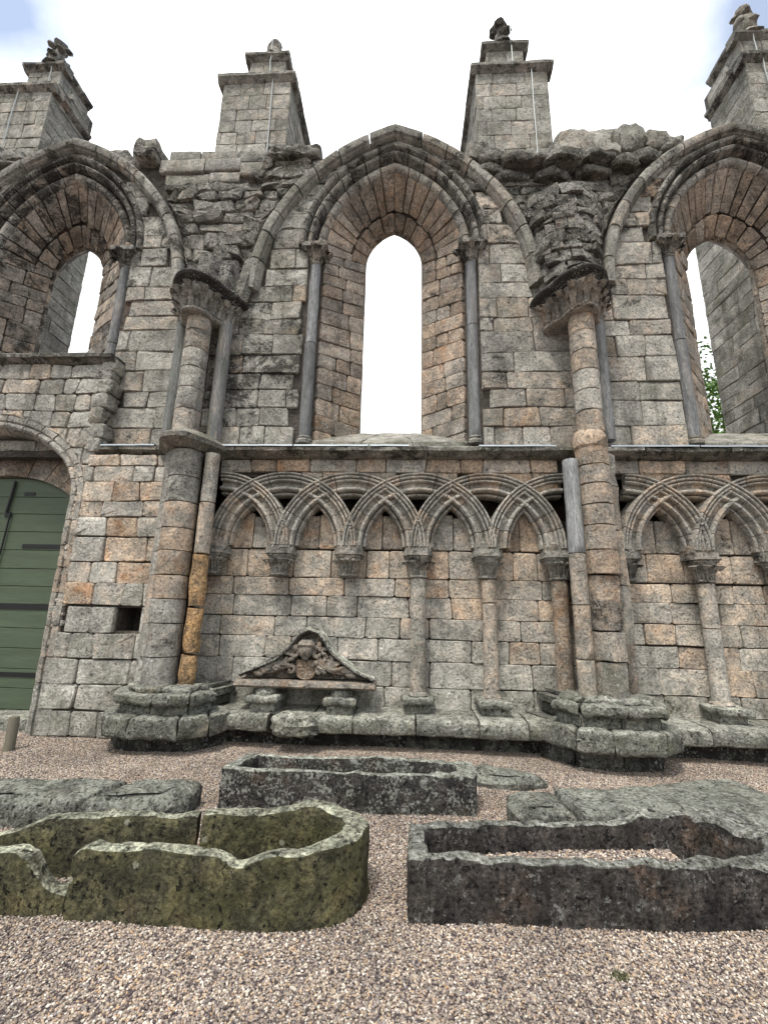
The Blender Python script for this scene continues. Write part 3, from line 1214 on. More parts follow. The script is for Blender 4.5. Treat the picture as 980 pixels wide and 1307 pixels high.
# shattered overhanging courses over the clustered pier, right of the middle window
for (x0, x1, z0, z1, y) in ((1.12, 1.55, 8.78, 8.92, 5.86), (1.5, 2.2, 8.84, 8.97, 5.74), (2.15, 2.8, 8.80, 8.98, 5.70), (2.76, 3.3, 8.84, 8.97, 5.74), (3.26, 3.7, 8.78, 8.93, 5.8),
                             (1.35, 1.95, 8.64, 8.76, 5.88), (2.05, 2.6, 8.62, 8.77, 5.84), (2.7, 3.25, 8.66, 8.79, 5.86), (3.65, 4.05, 8.9, 9.08, 5.84)):
    V, F = block_geo([(x0, y + .03), ((x0 + x1) / 2 + rnd.uniform(-.1, .1), y - .05), (x1, y + .02), (x1, 6.3), (x0, 6.3)], z0, z1, .03, .09, 2)
    add('overhanging_stone', V, F, RUBBLE, wall, C(1.0, .1, .45, .35), 32, rough=(.045, 4))

# ---- broken vault springers over the two pier capitals
def springer(x, zlo, zhi, a0, a1, b0, b1, soot, n, light):
    def mp(u, v, d):
        k = (v - zlo) / (zhi - zlo)
        a, bb = a0 + (a1 - a0) * k + d, b0 + (b1 - b0) * k + d
        return (x + a * math.sin(u), 6.0 - bb * math.cos(u), v)
    V, F = [], []
    nz, nu = 6, 12
    for k in range(nz + 1):
        z = zlo + (zhi - zlo) * k / nz
        V += [mp((i / nu - .5) * math.pi, z, -.05) for i in range(nu + 1)]
    for k in range(nz):
        F += [(k * (nu + 1) + i, k * (nu + 1) + i + 1, (k + 1) * (nu + 1) + i + 1, (k + 1) * (nu + 1) + i) for i in range(nu)]
    F.append(tuple(nz * (nu + 1) + i for i in range(nu + 1)))
    sp = add('vault_springer', V, F, MORTAR, wall, (.6, .1, .8, .1), 40, fix=False)
    zs = heights(zlo, zhi, .10, .24)
    for k in range(len(zs) - 1):
        us = splits(-1.45, 1.45, .3, .75)
        for i in range(len(us) - 1):
            P = dense(soften([(us[i], zs[k]), (us[i + 1], zs[k]), (us[i + 1], zs[k + 1]), (us[i], zs[k + 1])], .03), .25)
            P = [(p[0] + rnd.uniform(-.03, .03), p[1] + rnd.uniform(-.012, .012)) for p in P]
            stone(P, mp, 'springer_stone', sp, RUBBLE, h=rnd.choice((.0, .02, .04, .07)), bev=.025, wob=.02, joint=.008, col=C(light, .1, soot, .2, .25), bulge=.015, tilt=.02)
    return sp


springer(2.46, 6.33, 8.2, .43, .56, .46, .38, .42, 0, 1.25)
springer(-3.15, 6.75, 7.05, .42, .36, .3, .16, .5, 0, .9)
for (x, y, r, z1, ln) in ((-3.45, 5.80, .17, 7.0, -.03), (-3.17, 5.66, .19, 7.12, 0.), (-2.88, 5.74, .17, 6.95, .03), (-2.68, 5.86, .14, 7.2, .12)):
    V, F = lathe_geo([(r * .98, 6.3), (r, 6.34), (r, 6.6), (r * .98, z1 - .15 + rnd.uniform(-.1, .1)), (r * .8, z1 - .03), (r * .35, z1)], x, y, 6, (ln, .16))
    add('rib_stump', V, F, RUBBLE, wall, C(.95, .2, .4, .3), 20, rough=(.022, 4))

# ---- arcade back wall
arc_c = [-2.68, -1.74, -.79, .16, 1.09, 2.02]
arc_c2 = [2.98, 3.90, 4.84, 5.78, 6.72]
ZC = [.40, .66, .98, 1.27, 1.54, 1.82, 2.07, 2.46]
for (x0, x1, cs) in ((-2.95, 2.35, arc_c), (2.55, 8.4, arc_c2)):
    for k in range(len(ZC) - 1):
        for P in layout(x0, x1, [ZC[k], ZC[k + 1]], .36 if k < 6 else .28, .82 if k < 6 else .55, seed=x0 + k, wob=.008, vert=.012, soft=.022):
            cx = sum(p[0] for p in P) / len(P)
            warm = .05 + .085 * k + (.12 if cx > 3.3 else 0)
            if rnd.random() < .06 + .02 * k:
                warm += .25
            stone(P, flat(YB), 'arcade_stone', wall, h=.022 + rnd.uniform(-.008, .01), bev=rnd.uniform(.012, .024), joint=.006, wob=.006,
                  col=C(1.32, warm, .12 if k else .28, .18 + (.35 if k == 0 else 0), .2, .15), tilt=.008)
    for a, b in zip(cs, cs[1:]):
        m = (a + b) / 2 + rnd.uniform(-.05, .05)
        for (u, v) in ((a + .14, m), (m, b - .14)):
            tz = 2.96 + rnd.uniform(-.03, .03)
            P = dense(soften([(u, 2.47), (v, 2.47), (v, tz), (u, tz)], .02), .2, .006)
            stone(P, flat(YB), 'tympanum_slab', wall, h=.03, bev=.015, wob=.006, col=C(.9, .55, .34, .12, .25, .3))

# ---- interlaced blind arches
ZS, RO, RI = 2.50, 1.05, .725
def rolls(cs, base):
    """Front profile of bold rolls (centre, radius, Y of the nose) parted by hollows at Y base."""
    o = []
    for c, r, y in cs:
        o.append((c - r * 1.05, base))
        for k in range(6):
            an = math.pi * (1 - k / 5)
            o.append((c + r * .95 * math.cos(an), y + r * (1 - math.sin(an)) * 1.2))
        o.append((c + r * 1.05, base))
    return o


P_ARC = [(.0, 6.2)] + rolls(((.026, .024, 6.003), (.088, .032, 5.925), (.212, .022, 5.925), (.262, .022, 5.905), (.305, .018, 5.89)), 6.0) + [(.327, 6.2)]
P_ARC = [(r, 6.10 if abs(y - 6.0) < 1e-6 and r < .06 else y) for r, y in P_ARC]


def blind_arch(xc, sides, soot, warm):
    arc = EArch(xc, RI, ZS, RI)
    root = None
    for sd in sides:
        n = 6
        jy = rnd.uniform(-.003, .003)
        prof = [(a, y + jy) for a, y in P_ARC]
        f1 = 1.0
        if root is None:
            obs = sweep_arch(arc, prof, n, 'blind_arch', wall, colf=lambda: C(1.12, warm, soot * .7, .08, .15), sides=(sd,), sub=4, gap=.0035, ang=38)
            root = obs[0]
            rest = obs[1:]
        else:
            rest = sweep_arch(arc, prof, n, 'voussoir', wall, colf=lambda: C(1.12, warm, soot * .7, .08, .15), sides=(sd,), sub=4, gap=.0035, ang=38)
        for o in rest:
            o.name = 'voussoir'
            o.data.name = 'voussoir'
            attach(o, root)


for i, c in enumerate(arc_c):
    sd = (1,) if i == 0 else (-1,) if i == 5 else (-1, 1)
    blind_arch(c + (.12 if i == 5 else 0), sd, .30 if i else .22, .28)
for i, c in enumerate(arc_c2[:5]):
    blind_arch(c, (1,) if i == 0 else (-1, 1), .26, .34)
# round bosses in the forks between the arches
for c in (arc_c[1], arc_c[2], arc_c[3], arc_c2[1]):
    g = [([(c + r * math.cos(a), y, 2.88 + r * math.sin(a)) for r, y in ((.05, 5.96), (.052, 5.91), (.04, 5.89), (.026, 5.90), (.016, 5.93)) for a in [2 * math.pi * i / 14 for i in range(14)]],
          [(k * 14 + i, k * 14 + (i + 1) % 14, (k + 1) * 14 + (i + 1) % 14, (k + 1) * 14 + i) for k in range(4) for i in range(14)] + [tuple(range(56, 70))])]
    g.append(ball_geo((c, 5.93, 2.775), (.022, .03, .026)))
    add('arch_boss', *merge(*g), STONE, wall, C(.85, .25, .35, .1), 40)

# ---- arcade capitals, shafts and bases
def colonnette(x, shaft, style, base, lean=(0, 0), tone=(1.05, .5, .12, .1), r=.10, mat=None):
    y = 5.99
    g = []
    z0 = 2.10
    g.append(lathe_geo([(r + .005, z0 - .03), (r + .03, z0 - .015), (r + .03, z0), (r, z0 + .02), (r + .015, z0 + .1), (r + .06, z0 + .2), (r + .075, z0 + .245)], x, y, 18))
    for (h0, h1, w) in ((2.335, 2.365, .17), (2.366, 2.40, .195), (2.401, 2.455, .185)):
        g.append(prism([(x - w, 6.2), (x - w, y - w * .55), (x - w * .62, y - w), (x + w * .62, y - w), (x + w, y - w * .55), (x + w, 6.2)], along_z, h0, h1))
    nl = {'crocket': 4, 'leafy': 6, 'plain': 3}[style]
    for k in range(nl):
        a = -math.pi / 2 + (k - (nl - 1) / 2) * (2.7 / nl)
        g.append(leaf_geo(x, y, a, r, z0 + .01, r + .075, z0 + .2, .05 if style != 'leafy' else .034, .06 if style == 'crocket' else .04))
    if style == 'leafy':
        for k in range(5):
            a = -math.pi / 2 + (k - 2) * .5
            g.append(ball_geo((x + (r + .06) * math.cos(a), y + (r + .06) * math.sin(a), z0 + .19), .03, 7, 5))
    V, F = merge(*g)
    cap = add('colonnette', V, F, STONE, wall, C(.85, .25, .42, .15), 42, rough=(.008, 14))
    # impost stone between abacus and arches
    V, F = prism([(x - .17, 6.2), (x - .17, 5.97), (x - .12, 5.93), (x + .12, 5.93), (x + .17, 5.97), (x + .17, 6.2)], along_z, 2.46, 2.56, 2)
    add('impost_stone', V, F, STONE, cap, C(.9, .35, .3, .1), 35, rough=(.006, 9))
    if shaft is not None:
        zj = shaft
        zz = [.62] + list(zj) + [2.07]
        for a, b in zip(zz, zz[1:]):
            l, w, s, q = tone
            drum('shaft', x, y - .01, r * rnd.uniform(.96, 1.04), a + .003, b - .003, cap, mat, C(l, w, s, q, .12, .2), 18, lean, .62, rough=(.006, 6))
        V, F = lathe_geo([(.115, .58), (.135, .60), (.12, .625), (.10, .64)], x, y - .01, 18)
        add('shaft_base', V, F, STONE, cap, C(.9, .3, .3, .3), 40, rough=(.012, 12))
    if base:
        fy = 5.75 if shaft is not None else 5.60
        V, F = block_geo([(x - .2, fy), (x + .2, fy - .02), (x + .21, 6.1), (x - .21, 6.1)], .50, .59, .03, .05, 2)
        g2 = block_geo([(x - .15, fy + .07), (x + .15, fy + .06), (x + .16, 6.1), (x - .16, 6.1)], .38, .515, .01, .08, 1)
        g3 = [] if shaft is not None else [lathe_geo([(.13, .56), (.135, .62), (.11, .66), (.09, .675)], x, fy + .2, 14)]
        add('base_block', *merge((V, F), g2, *g3), BASEST, cap, C(1.2, .1, .12, .3), 40, rough=(.022, 6))
    return cap


colonnette(arc_c[0], None, 'leafy', False)
colonnette(arc_c[1], None, 'crocket', True)
colonnette(arc_c[2], None, 'leafy', True)
colonnette(arc_c[3], (), 'crocket', True, (0, 0), (1.12, .5, .16, .25))
colonnette(arc_c[4], (1.76,), 'plain', True, (.006, 0), (1.1, .6, .1, .1))
colonnette(arc_c[5], (), 'leafy', False, (0, 0), (.85, .55, .26, .05), .105)
colonnette(arc_c2[0] - .1, None, 'plain', False)
colonnette(arc_c2[1] - .02, (1.5,), 'crocket', True, (.006, 0), (1.2, .45, .1, .1))
colonnette(arc_c2[3], (1.55,), 'crocket', True, (0, 0), (1.1, .45, .1, .1))
colonnette(arc_c2[4], (1.3,), 'crocket', True, (0, 0), (1.1, .45, .1, .1))
colonnette(arc_c2[2], (1.4,), 'crocket', True, (0, 0), (1.1, .45, .1, .1))

# ---- frieze of stones under the string course
def frz(u, v):
    for c in arc_c[:-1] + arc_c2[:5]:
        if abs(u - c) < RO + .15:
            u, v = EArch(c, RO + .002, ZS, RO + .002).out(u, v)
    return u, v


for (x0, x1) in ((-2.72, 2.1), (2.62, 7.7)):
    for P in layout(x0, x1, [3.28, 3.56, 3.755], .28, .85, frz, seed=8.2 + x0, wob=.01, vert=.02, soft=.02, mina=.006, stepc=.05):
        stone(P, flat(5.985), 'frieze_stone', wall, h=.03 + rnd.uniform(-.01, .01), bev=.018, wob=.008, col=C(1.15, .6, .2, .1, .25, .45), bulge=.01)
# backing of the frieze
V, F = tess([[(-2.9, 3.36), (6.8, 3.36), (6.8, 3.9), (-2.9, 3.9)]], 6.02)
V2, F2 = box_geo(-2.9, 6.8, 6.02, 6.5, 3.36, 3.5)
add('frieze_backing', *merge((V, F), (V2, F2)), MORTAR, wall, (.9, .2, .4, .1), 30, fix=False)

# ---- string course in lengths, with lead dressed over its nose
xs = splits(-4.46, 8.6, .55, 1.5)
for a, b in zip(xs, xs[1:]):
    k = rnd.uniform(-.012, .012)
    prof = [(6.1, 3.755), (5.90, 3.755), (5.84 + k, 3.77), (5.80 + k, 3.80), (5.74 + k, 3.815), (5.735 + k, 3.86), (5.77 + k, 3.885), (6.1, 3.93)]
    V, F = prism(prof, along_x, a + .004, b - .004, max(3, int((b - a) / .1)))
    add('string_course_stone', V, F, STONE, wall, C(.8, .12, .42, .55), 30, rough=(.014, 7))
for (a, b) in ((-4.42, -3.62), (-2.72, -1.62), (-1.6, -.55), (-.53, .02), (.98, 2.02), (2.75, 3.9), (3.92, 5.1), (5.11, 6.4)):
    V, F = prism([(5.90, 3.914), (5.745, 3.898), (5.722, 3.89), (5.718, 3.868), (5.724, 3.868), (5.727, 3.884), (5.745, 3.892), (5.90, 3.908)], along_x, a, b, 8)
    add('lead_flashing', V, F, LEAD, wall, (1, 1, 1, 1), 40, rough=(.004, 4))

# ---- bench plinth along the foot of the wall
def bench(a, b, broken=False):
    k = rnd.uniform(-.02, .02)
    prof = [(6.2, .20), (5.72, .20), (5.60 + k, .205), (5.56 + k, .225), (5.545 + k, .27), (5.545 + k, .33), (5.56 + k, .37), (5.60 + k, .392), (5.75, .402), (5.9, .408), (6.2, .41)]
    V, F = prism(prof, along_x, a + .003, b - .003, max(4, int((b - a) / .07)))
    add('bench_stone', V, F, BASEST, wall, C(1.15, .15, .16, .4), 40, rough=(.014, 5))


for s in ((-2.3, -1.62), (-1.1, -.62), (-.61, .12), (.13, .86), (.87, 1.42), (1.43, 1.95), (2.75, 3.45), (3.46, 4.2), (4.21, 5.1), (5.11, 6.0), (6.01, 6.9), (6.91, 7.7), (7.71, 8.5)):
    bench(*s)
V, F = prism([(6.2, .20), (5.72, .20), (5.66, .22), (5.64, .32), (5.7, .385), (5.9, .405), (6.2, .41)], along_x, -1.61, -1.11, 6)
add('bench_stone', V, F, BASEST, wall, C(1.0, .15, .3, .4), 40, rough=(.02, 6))
xs = splits(-3.5, 8.5, .6, 1.3)
for a, b in zip(xs, xs[1:]):
    V, F = prism([(6.2, -.05), (5.82, -.05), (5.82, .21), (6.2, .21)], along_x, a + .004, b - .004, 4)
    add('footing_stone', V, F, BASEST, wall, C(.62, .1, .6, .25), 30, rough=(.01, 6))

# ------------------------------------------------------------------ clustered piers
def trilobe(a, amp=.15):
    return 1 + amp * math.cos(3 * (a + math.pi / 2))


def pier_capital(pier, x, y, zn, label, warm, missing=None):
    """Stiff-leaf capital under a moulded three-lobed abacus."""
    g = [lathe_geo([(.36, zn - .05), (.385, zn - .03), (.385, zn), (.35, zn + .02), (.345, zn + .1), (.39, zn + .22), (.44, zn + .3), (.45, zn + .33)], x, y, 42, lob=lambda a: trilobe(a, .20))]
    for k in range(9):
        a = -math.pi / 2 + (k - 4) * .40
        rr = trilobe(a, .2)
        g.append(leaf_geo(x, y, a, .35 * rr, zn + .02, .46 * rr, zn + .31, .055, .075, .022))
        a2 = a + .2
        rr = trilobe(a2, .2)
        g.append(leaf_geo(x, y, a2, .345 * rr, zn + .02, .40 * rr, zn + .2, .035, .045, .016))
    V, F = merge(*g)
    cap = add('capital', V, F, STONE, pier, C(.9, warm, .34, .1, .05, .05), 45, label=label, rough=(.01, 12))
    V, F = lathe_geo([(.44, zn + .33), (.47, zn + .335), (.475, zn + .36), (.455, zn + .375), (.50, zn + .40), (.545, zn + .42), (.56, zn + .45), (.55, zn + .48), (.5, zn + .50)], x, y, 54, lob=lambda a: trilobe(a, .13))
    add('abacus', V, F, STONE, cap, (.5, .08, .85, .05), 35, rough=(.008, 8))
    return cap


def tier(pier, outl, z0, z1, cuts, mat, col, bev=.04, rough=(.03, 5), name='base_stone', yin=6.0):
    """Blocks of a base course: each runs from its stretch of the outline back into the wall."""
    for k in range(len(outl) - 1):
        a, b = outl[k], outl[k + 1]
        cx = (a[0] + b[0]) / 2
        mx_ = sum(p[0] for p in outl) / len(outl)
        ia, ib = (mx_ + (a[0] - mx_) * .55, min(yin, a[1] + .5)), (mx_ + (b[0] - mx_) * .55, min(yin, b[1] + .5))
        e = .006 / (math.hypot(b[0] - a[0], b[1] - a[1]) + 1e-6)
        a2 = (a[0] + (b[0] - a[0]) * e, a[1] + (b[1] - a[1]) * e)
        b2 = (b[0] - (b[0] - a[0]) * e, b[1] - (b[1] - a[1]) * e)
        V, F = block_geo([a2, b2, ib, ia], z0, z1, bev, .06, 3)
        add(name, V, F, mat, pier, col(), 45, rough=rough)
    mxx = sum(p[0] for p in outl) / len(outl)
    V, F = prism([(mxx + (p[0] - mxx) * .8, p[1] + .12) for p in outl] + [(outl[-1][0], 6.1), (outl[0][0], 6.1)], along_z, z0 + .02, z1 - .015)
    add('base_core', V, F, mat, pier, (.7, .1, .5, .3), 30)


def pier_base(pier, x, zs=(.2, .42, .54, .68)):
    dk = lambda: C(1.0, .12, .22, .45)
    d0 = [(x - .78, 5.62), (x - .5, 5.28), (x - .02, 5.18), (x + .42, 5.26), (x + .66, 5.66)]
    tier(pier, [(p[0], p[1] + .1) for p in d0], -.03, zs[0], 0, BASEST, lambda: C(.6, .1, .6, .2), .015, (.008, 6), 'footing_stone')
    d1 = [(x - .82, 5.58), (x - .55, 5.15), (x - .2, 5.06), (x + .35, 5.08), (x + .62, 5.28), (x + .74, 5.60)]
    tier(pier, d1, zs[0] - .005, zs[1], 0, BASEST, dk, .032, (.02, 6))
    d2 = [(x - .62, 5.52), (x - .44, 5.24), (x - .05, 5.17), (x + .38, 5.2), (x + .52, 5.5)]
    tier(pier, [(p[0], p[1] + .03) for p in d2], zs[1] - .01, zs[2], 0, BASEST, lambda: C(.95, .15, .25, .35), .02, (.012, 6))
    d3 = [(x - .68, 5.5), (x - .48, 5.18), (x - .0, 5.11), (x + .42, 5.14), (x + .58, 5.48)]
    tier(pier, d3, zs[2] - .005, zs[3] - .03, 0, BASEST, dk, .035, (.03, 7), 'base_moulding')
    d4 = [(x - .56, 5.55), (x - .38, 5.3), (x + .02, 5.24), (x + .34, 5.27), (x + .48, 5.52)]
    tier(pier, d4, zs[3] - .05, zs[3] + .02, 0, BASEST, dk, .03, (.03, 8), 'base_moulding')


# left pier
pl = empty('clustered_pier', (-3.0, 5.6, 0), 'clustered pier with a worn orange slim shaft beside the hole in the wall', 'pier', 'clustered piers against the abbey wall')
pier_base(pl, -2.83)
xl = -3.02
zz = [.66, 1.02, 1.42, 1.72, 2.02, 2.33, 2.63, 2.98, 3.33, 3.72]
for i, (a, b) in enumerate(zip(zz, zz[1:])):
    warm = .55 if 3 <= i <= 6 else .15
    drum('shaft_drum', xl - .018 * (3.2 - a) * 0 - .02, 5.60, .205, a + .003, b - .003, pl, None, C(.95, warm, .3 if i != 7 else .5, .15, .12), 22, rough=(.007, 7))
    x0 = xl - .34
    V, F = prism([(x0, 5.62), (x0 + .1, 5.52), (x0 + .17, 5.5), (x0 + .22, 5.8), (x0, 5.9)], along_z, a + .004, b - .004, 2)
    add('flank_stone', V, F, STONE, pl, C(.95, warm * .8, .3, .15), 25, rough=(.008, 6))
for (a, b, c) in ((.68, 1.05, (1.0, .72, .38, .05)), (1.06, 1.62, (1.1, .78, .3, .05)), (1.63, 2.3, (1.12, .72, .3, .05)), (2.31, 3.0, (1.1, .55, .15, .05)), (3.0, 3.7, (1.0, .3, .2, .15))):
    drum('slim_shaft', -2.69, 5.62, .098, a + .003, b - .003, pl, OCHRE if c[1] > .7 else None, c, 16, rough=(.024 if b < 2.31 else .006, 6),)
# carved ring where the string course wraps the pier
V, F = lathe_geo([(.36, 3.72), (.43, 3.78), (.49, 3.80), (.50, 3.86), (.46, 3.885), (.36, 3.95), (.3, 4.0)], -3.06, 5.74, 40, lob=lambda a: trilobe(a, .16))
add('ring_moulding', V, F, STONE, pl, C(.85, .15, .4, .6), 40, rough=(.02, 6))
xu = -3.13
zz = [3.98, 4.33, 4.66, 4.98, 5.28, 5.58, 5.86]
for i, (a, b) in enumerate(zip(zz, zz[1:])):
    drum('shaft_drum', xu, 5.62, .175, a + .003, b - .003, pl, None, C(1.0, .35, .3, .12, .15), 22, rough=(.008, 7))
for (x, r) in ((xu - .345, .095), (xu + .325, .098)):
    drum('slim_shaft', x, 5.80, r, 3.97, 5.9, pl, GREYBLUE, C(1.05, .15, .1, .4), 16, rough=(.004, 4))
pier_capital(pl, xu - .02, 5.78, 5.86, 'dark leafy capital with three-lobed top', .2)

# right pier
pr = empty('clustered_pier', (2.4, 5.6, 0), 'clustered pier with broken brown drums and a pale grey slim shaft', 'pier', 'clustered piers against the abbey wall')
pier_base(pr, 2.36, (.22, .44, .57, .71))
for (a, b, c, m) in ((.7, 1.12, (1.15, .5, .05, .2), None), (1.12, 1.75, (1.05, .62, .14, .1), None), (1.75, 2.38, (1.0, .5, .18, .1), None), (2.38, 3.62, (1.25, .06, .08, .2), GREYBLUE)):
    drum('slim_shaft', 2.13, 5.58, .10, a + .003, b - .003, pr, m, c, 16, rough=(.006, 6))
zz = [2.12, 2.42, 2.73, 3.0, 3.27, 3.52, 3.76]
for i, (a, b) in enumerate(zip(zz, zz[1:])):
    drum('shaft_drum', 2.42, 5.60, .205, a + .003, b - .003, pr, None, C(.88, .62, .36 if i in (0, 3) else .22, .05, .12), facets=10, rough=(.008, 7))
V, F = lathe_geo([(.19, 3.765), (.215, 3.80), (.22, 3.9), (.19, 3.99), (.16, 4.03)], 2.42, 5.62, 16)
add('shaft_collar', V, F, STONE, pr, C(1.2, .7, .1, .1, .05), 30, rough=(.03, 6))
for i, (a, b, r, c) in enumerate(((.71, 1.1, .19, (1.0, .35, .1, .4)), (1.1, 1.45, .2, (1.0, .45, .2, .2)), (1.45, 1.8, .195, (.75, .55, .5, .05)), (1.8, 2.11, .185, (1.1, .7, .15, .05)))):
    drum('shaft_block', 2.43, 5.62, r, a + .004, b - .004, pr, None, c, facets=8, rough=(.028, 5))
for (x, a, b) in ((2.70, .7, 1.3), (2.71, 1.31, 2.0), (2.70, 2.01, 2.7), (2.69, 2.71, 3.3), (2.68, 3.31, 3.75)):
    V, F = prism([(x - .1, 5.7), (x - .02, 5.66), (x + .1, 5.74), (x + .16, 5.96), (x + .1, 6.2), (x - .1, 6.2)], along_z, a, b, 3)
    add('flank_stone', V, F, STONE, pr, C(.9, .4, .35, .2), 25, rough=(.025, 5))
zz = [4.0, 4.3, 4.6, 4.9, 5.2, 5.5, 5.83]
for i, (a, b) in enumerate(zip(zz, zz[1:])):
    drum('shaft_drum', 2.45, 5.62, .172, a + .003, b - .003, pr, None, C(1.08, .48, .16, .05, .12), facets=14, rough=(.007, 7))
drum('slim_shaft', 2.76, 5.80, .09, 3.97, 5.85, pr, GREYBLUE, C(.9, .1, .15, .1), 16, rough=(.005, 4))
pier_capital(pr, 2.44, 5.78, 5.82, 'brown leafy capital with three-lobed dark top', .5)

# ------------------------------------------------------------------ doorway wall
YD = 5.78
DA = EArch(-6.29, 1.50, 3.14, 1.02)
hole = [(-3.82, 1.30), (-3.49, 1.30), (-3.49, 1.60), (-3.82, 1.60)]
dl = DA.off(.2)
prof_out = [(-9.0, 0)] + [(dl.xc - dl.w, 0)] + [dl.pt(i / 14, -1) for i in range(15)] + [dl.pt(i / 14, 1) for i in range(13, -1, -1)] + [(dl.xc + dl.w, 0), (-3.18, 0), (-3.18, 3.76), (-4.47, 3.76), (-4.50, 5.20), (-9.0, 5.20)]
g = [tess([prof_out, hole], YD + .03)]
V, F = [], []
n = len(prof_out)
for (x, z) in prof_out:
    V += [(x, YD + .03, z), (x, 6.2, z)]
F = [(2 * i, 2 * i + 1, 2 * ((i + 1) % n) + 1, 2 * ((i + 1) % n)) for i in range(n)]
g.append((V, F))
V = []
for (x, z) in hole:
    V += [(x, YD + .03, z), (x, YD + .5, z)]
g.append((V, [(2 * i, 2 * i + 1, 2 * ((i + 1) % 4) + 1, 2 * ((i + 1) % 4)) for i in range(4)] + [(1, 3, 5, 7)]))
dwall = add('doorway_wall', *merge(*g), MORTAR, None, (1.0, .3, .2, .15), 30, fix=False)
tag(dwall, 'projecting patched stone wall with an arched doorway and green door', 'wall')


def dreg(u, v):
    u, v = DA.off(.22).out(u, v) if u < -4.2 else (u, v)
    return u, v


# squared stones right of the door
zd = [.02, .32, .63, .95, 1.27, 1.62, 1.92, 2.2, 2.55, 2.83, 3.05, 3.33, 3.57, 3.74]
for k in range(len(zd) - 1):
    if zd[k] in (1.27,):
        spans = ((-4.5, -3.83), (-3.48, -3.24))
    else:
        spans = ((-4.58 if zd[k] > .9 else -4.66, -3.22),)
    for (a, b) in spans:
        for P in layout(a, b, [zd[k], zd[k + 1]], .28, .72, None, seed=3.3 + k, wob=.012, vert=.025, soft=.022):
            w = .06 + (.3 if zd[k] > 1.6 else 0)
            if rnd.random() < (.3 if zd[k] > 1.6 else .03):
                w += .4
            stone(P, flat(YD), 'stone', dwall, h=.03 + rnd.uniform(-.012, .012), bev=rnd.uniform(.012, .026), joint=.008, wob=.009, col=C(1.25, w, .12, .18 + (.2 if k < 4 else 0)), bulge=.014)
# stones above the arch
for P in layout(-8.9, -4.52, [3.3, 3.58, 3.86, 4.16, 4.43, 4.7, 4.96, 5.19], .2, .6, dreg, seed=6.1, wob=.02, vert=.035, soft=.035, skip=lambda u, v: u < -7.4 or (v < 4 and u < -7)):
    stone(P, flat(YD), 'stone', dwall, h=.03 + rnd.uniform(-.012, .012), bev=rnd.uniform(.014, .026), joint=.008, wob=.009, col=C(1.1, .3, .16, .15, .25, .35), bulge=.014)
# small pinning stones between jamb and squared stones
for i in range(64):
    z = rnd.uniform(.95, 3.5)
    x = rnd.uniform(-4.70, -4.56)
    r = rnd.uniform(.025, .055)
    P = [(x + r * rnd.uniform(.7, 1.2) * math.cos(a), z + r * rnd.uniform(.7, 1.3) * math.sin(a)) for a in [2 * math.pi * k / 7 for k in range(7)]]
    stone(P, flat(YD), 'pinning_stone', dwall, h=.02 + rnd.uniform(-.006, .008), bev=.012, joint=.002, wob=.006, col=C(1.05, .35, .2, .1, .3, .3))
# ragged broken edge rising above the string course
z = 3.78
while z < 5.08:
    hh = rnd.uniform(.07, .15)
    rock('edge_stone', (-4.56 + rnd.uniform(-.05, .03), 5.87, z + hh), (.1 + rnd.uniform(0, .06), .14, hh), dwall, None, C(1.0, .12, .3, .55), .09, 5, .3)
    z += 2 * hh - .01

# moulded jambs and arch of the doorway
P_DOOR = [(.22, 6.080), (.22, 5.750), (.17, 5.745), (.135, 5.755), (.13, 5.780), (.11, 5.780), (.10, 5.750), (.06, 5.745), (.03, 5.765), (.025, 5.810), (.0, 5.840), (-.02, 5.900), (.0, 6.35), (.22, 6.35)]
P_DOOR = P_DOOR[1:]
for sd in (-1, 1):
    zj = [.02, .3, .64, .95, 1.35, 1.78, 2.12, 2.42, 2.78, 3.14]
    for a, b in zip(zj, zj[1:]):
        wd = .12 * (a < .9)
        V, F = prism([(DA.xc + sd * (DA.w + d + (wd if d > .2 else 0)), y) for d, y in P_DOOR], along_z, a + .004, b - .004, 3)
        add('door_jamb_stone', V, F, STONE, dwall, C(1.05, .15 if a < .9 else .5, .16, .12, .15), 30, rough=(.012, 6))
sweep_arch(DA, P_DOOR, 8, 'door_arch_stone', dwall, colf=lambda: C(1.05, .35, .15, .1), ang=30, rough=(.005, 8))
# coping ledge on top
xs = splits(-8.9, -4.44, .7, 1.4)
for a, b in zip(xs, xs[1:]):
    V, F = prism([(6.1, 5.19), (5.77, 5.19), (5.73, 5.215), (5.69, 5.25), (5.645, 5.26), (5.64, 5.31), (5.67, 5.335), (6.1, 5.36)], along_x, a + .003, b - .003, 8)
    add('ledge_stone', V, F, STONE, dwall, C(.7, .1, .6, .5), 30, rough=(.014, 6))
# threshold
for (a, b) in ((-7.7, -6.6), (-6.59, -5.6), (-5.59, -4.8)):
    V, F = block_geo([(a, 5.88), (b, 5.88), (b, 6.4), (a, 6.4)], -.02, .17, .02, .12, 2)
    add('threshold_stone', V, F, BASEST, dwall, C(1.1, .1, .2, .25), 40, rough=(.008, 6))
# the boarded door
DY = 6.34
DL = EArch(-6.3, 1.32, 2.90, .68)
door = add('door', *tess([[(DL.xc - DL.w, .17)] + [DL.pt(i / 12, -1) for i in range(13)] + [DL.pt(i / 12, 1) for i in range(11, -1, -1)] + [(DL.xc + DL.w, .17)]], DY + .035),
           GREENPAINT, dwall, (.5, .5, .5, 1), 30, label='green boarded double door with black iron straps', fix=False)
zb = [.18, .46, .72, 1.0, 1.28, 1.58, 1.88, 2.14, 2.42, 2.70, 2.98, 3.25, 3.55]


def dleaf(u, v):
    return DL.inn(u, v) if v > DL.zs else (min(max(u, DL.xc - DL.w), DL.xc + DL.w), v)


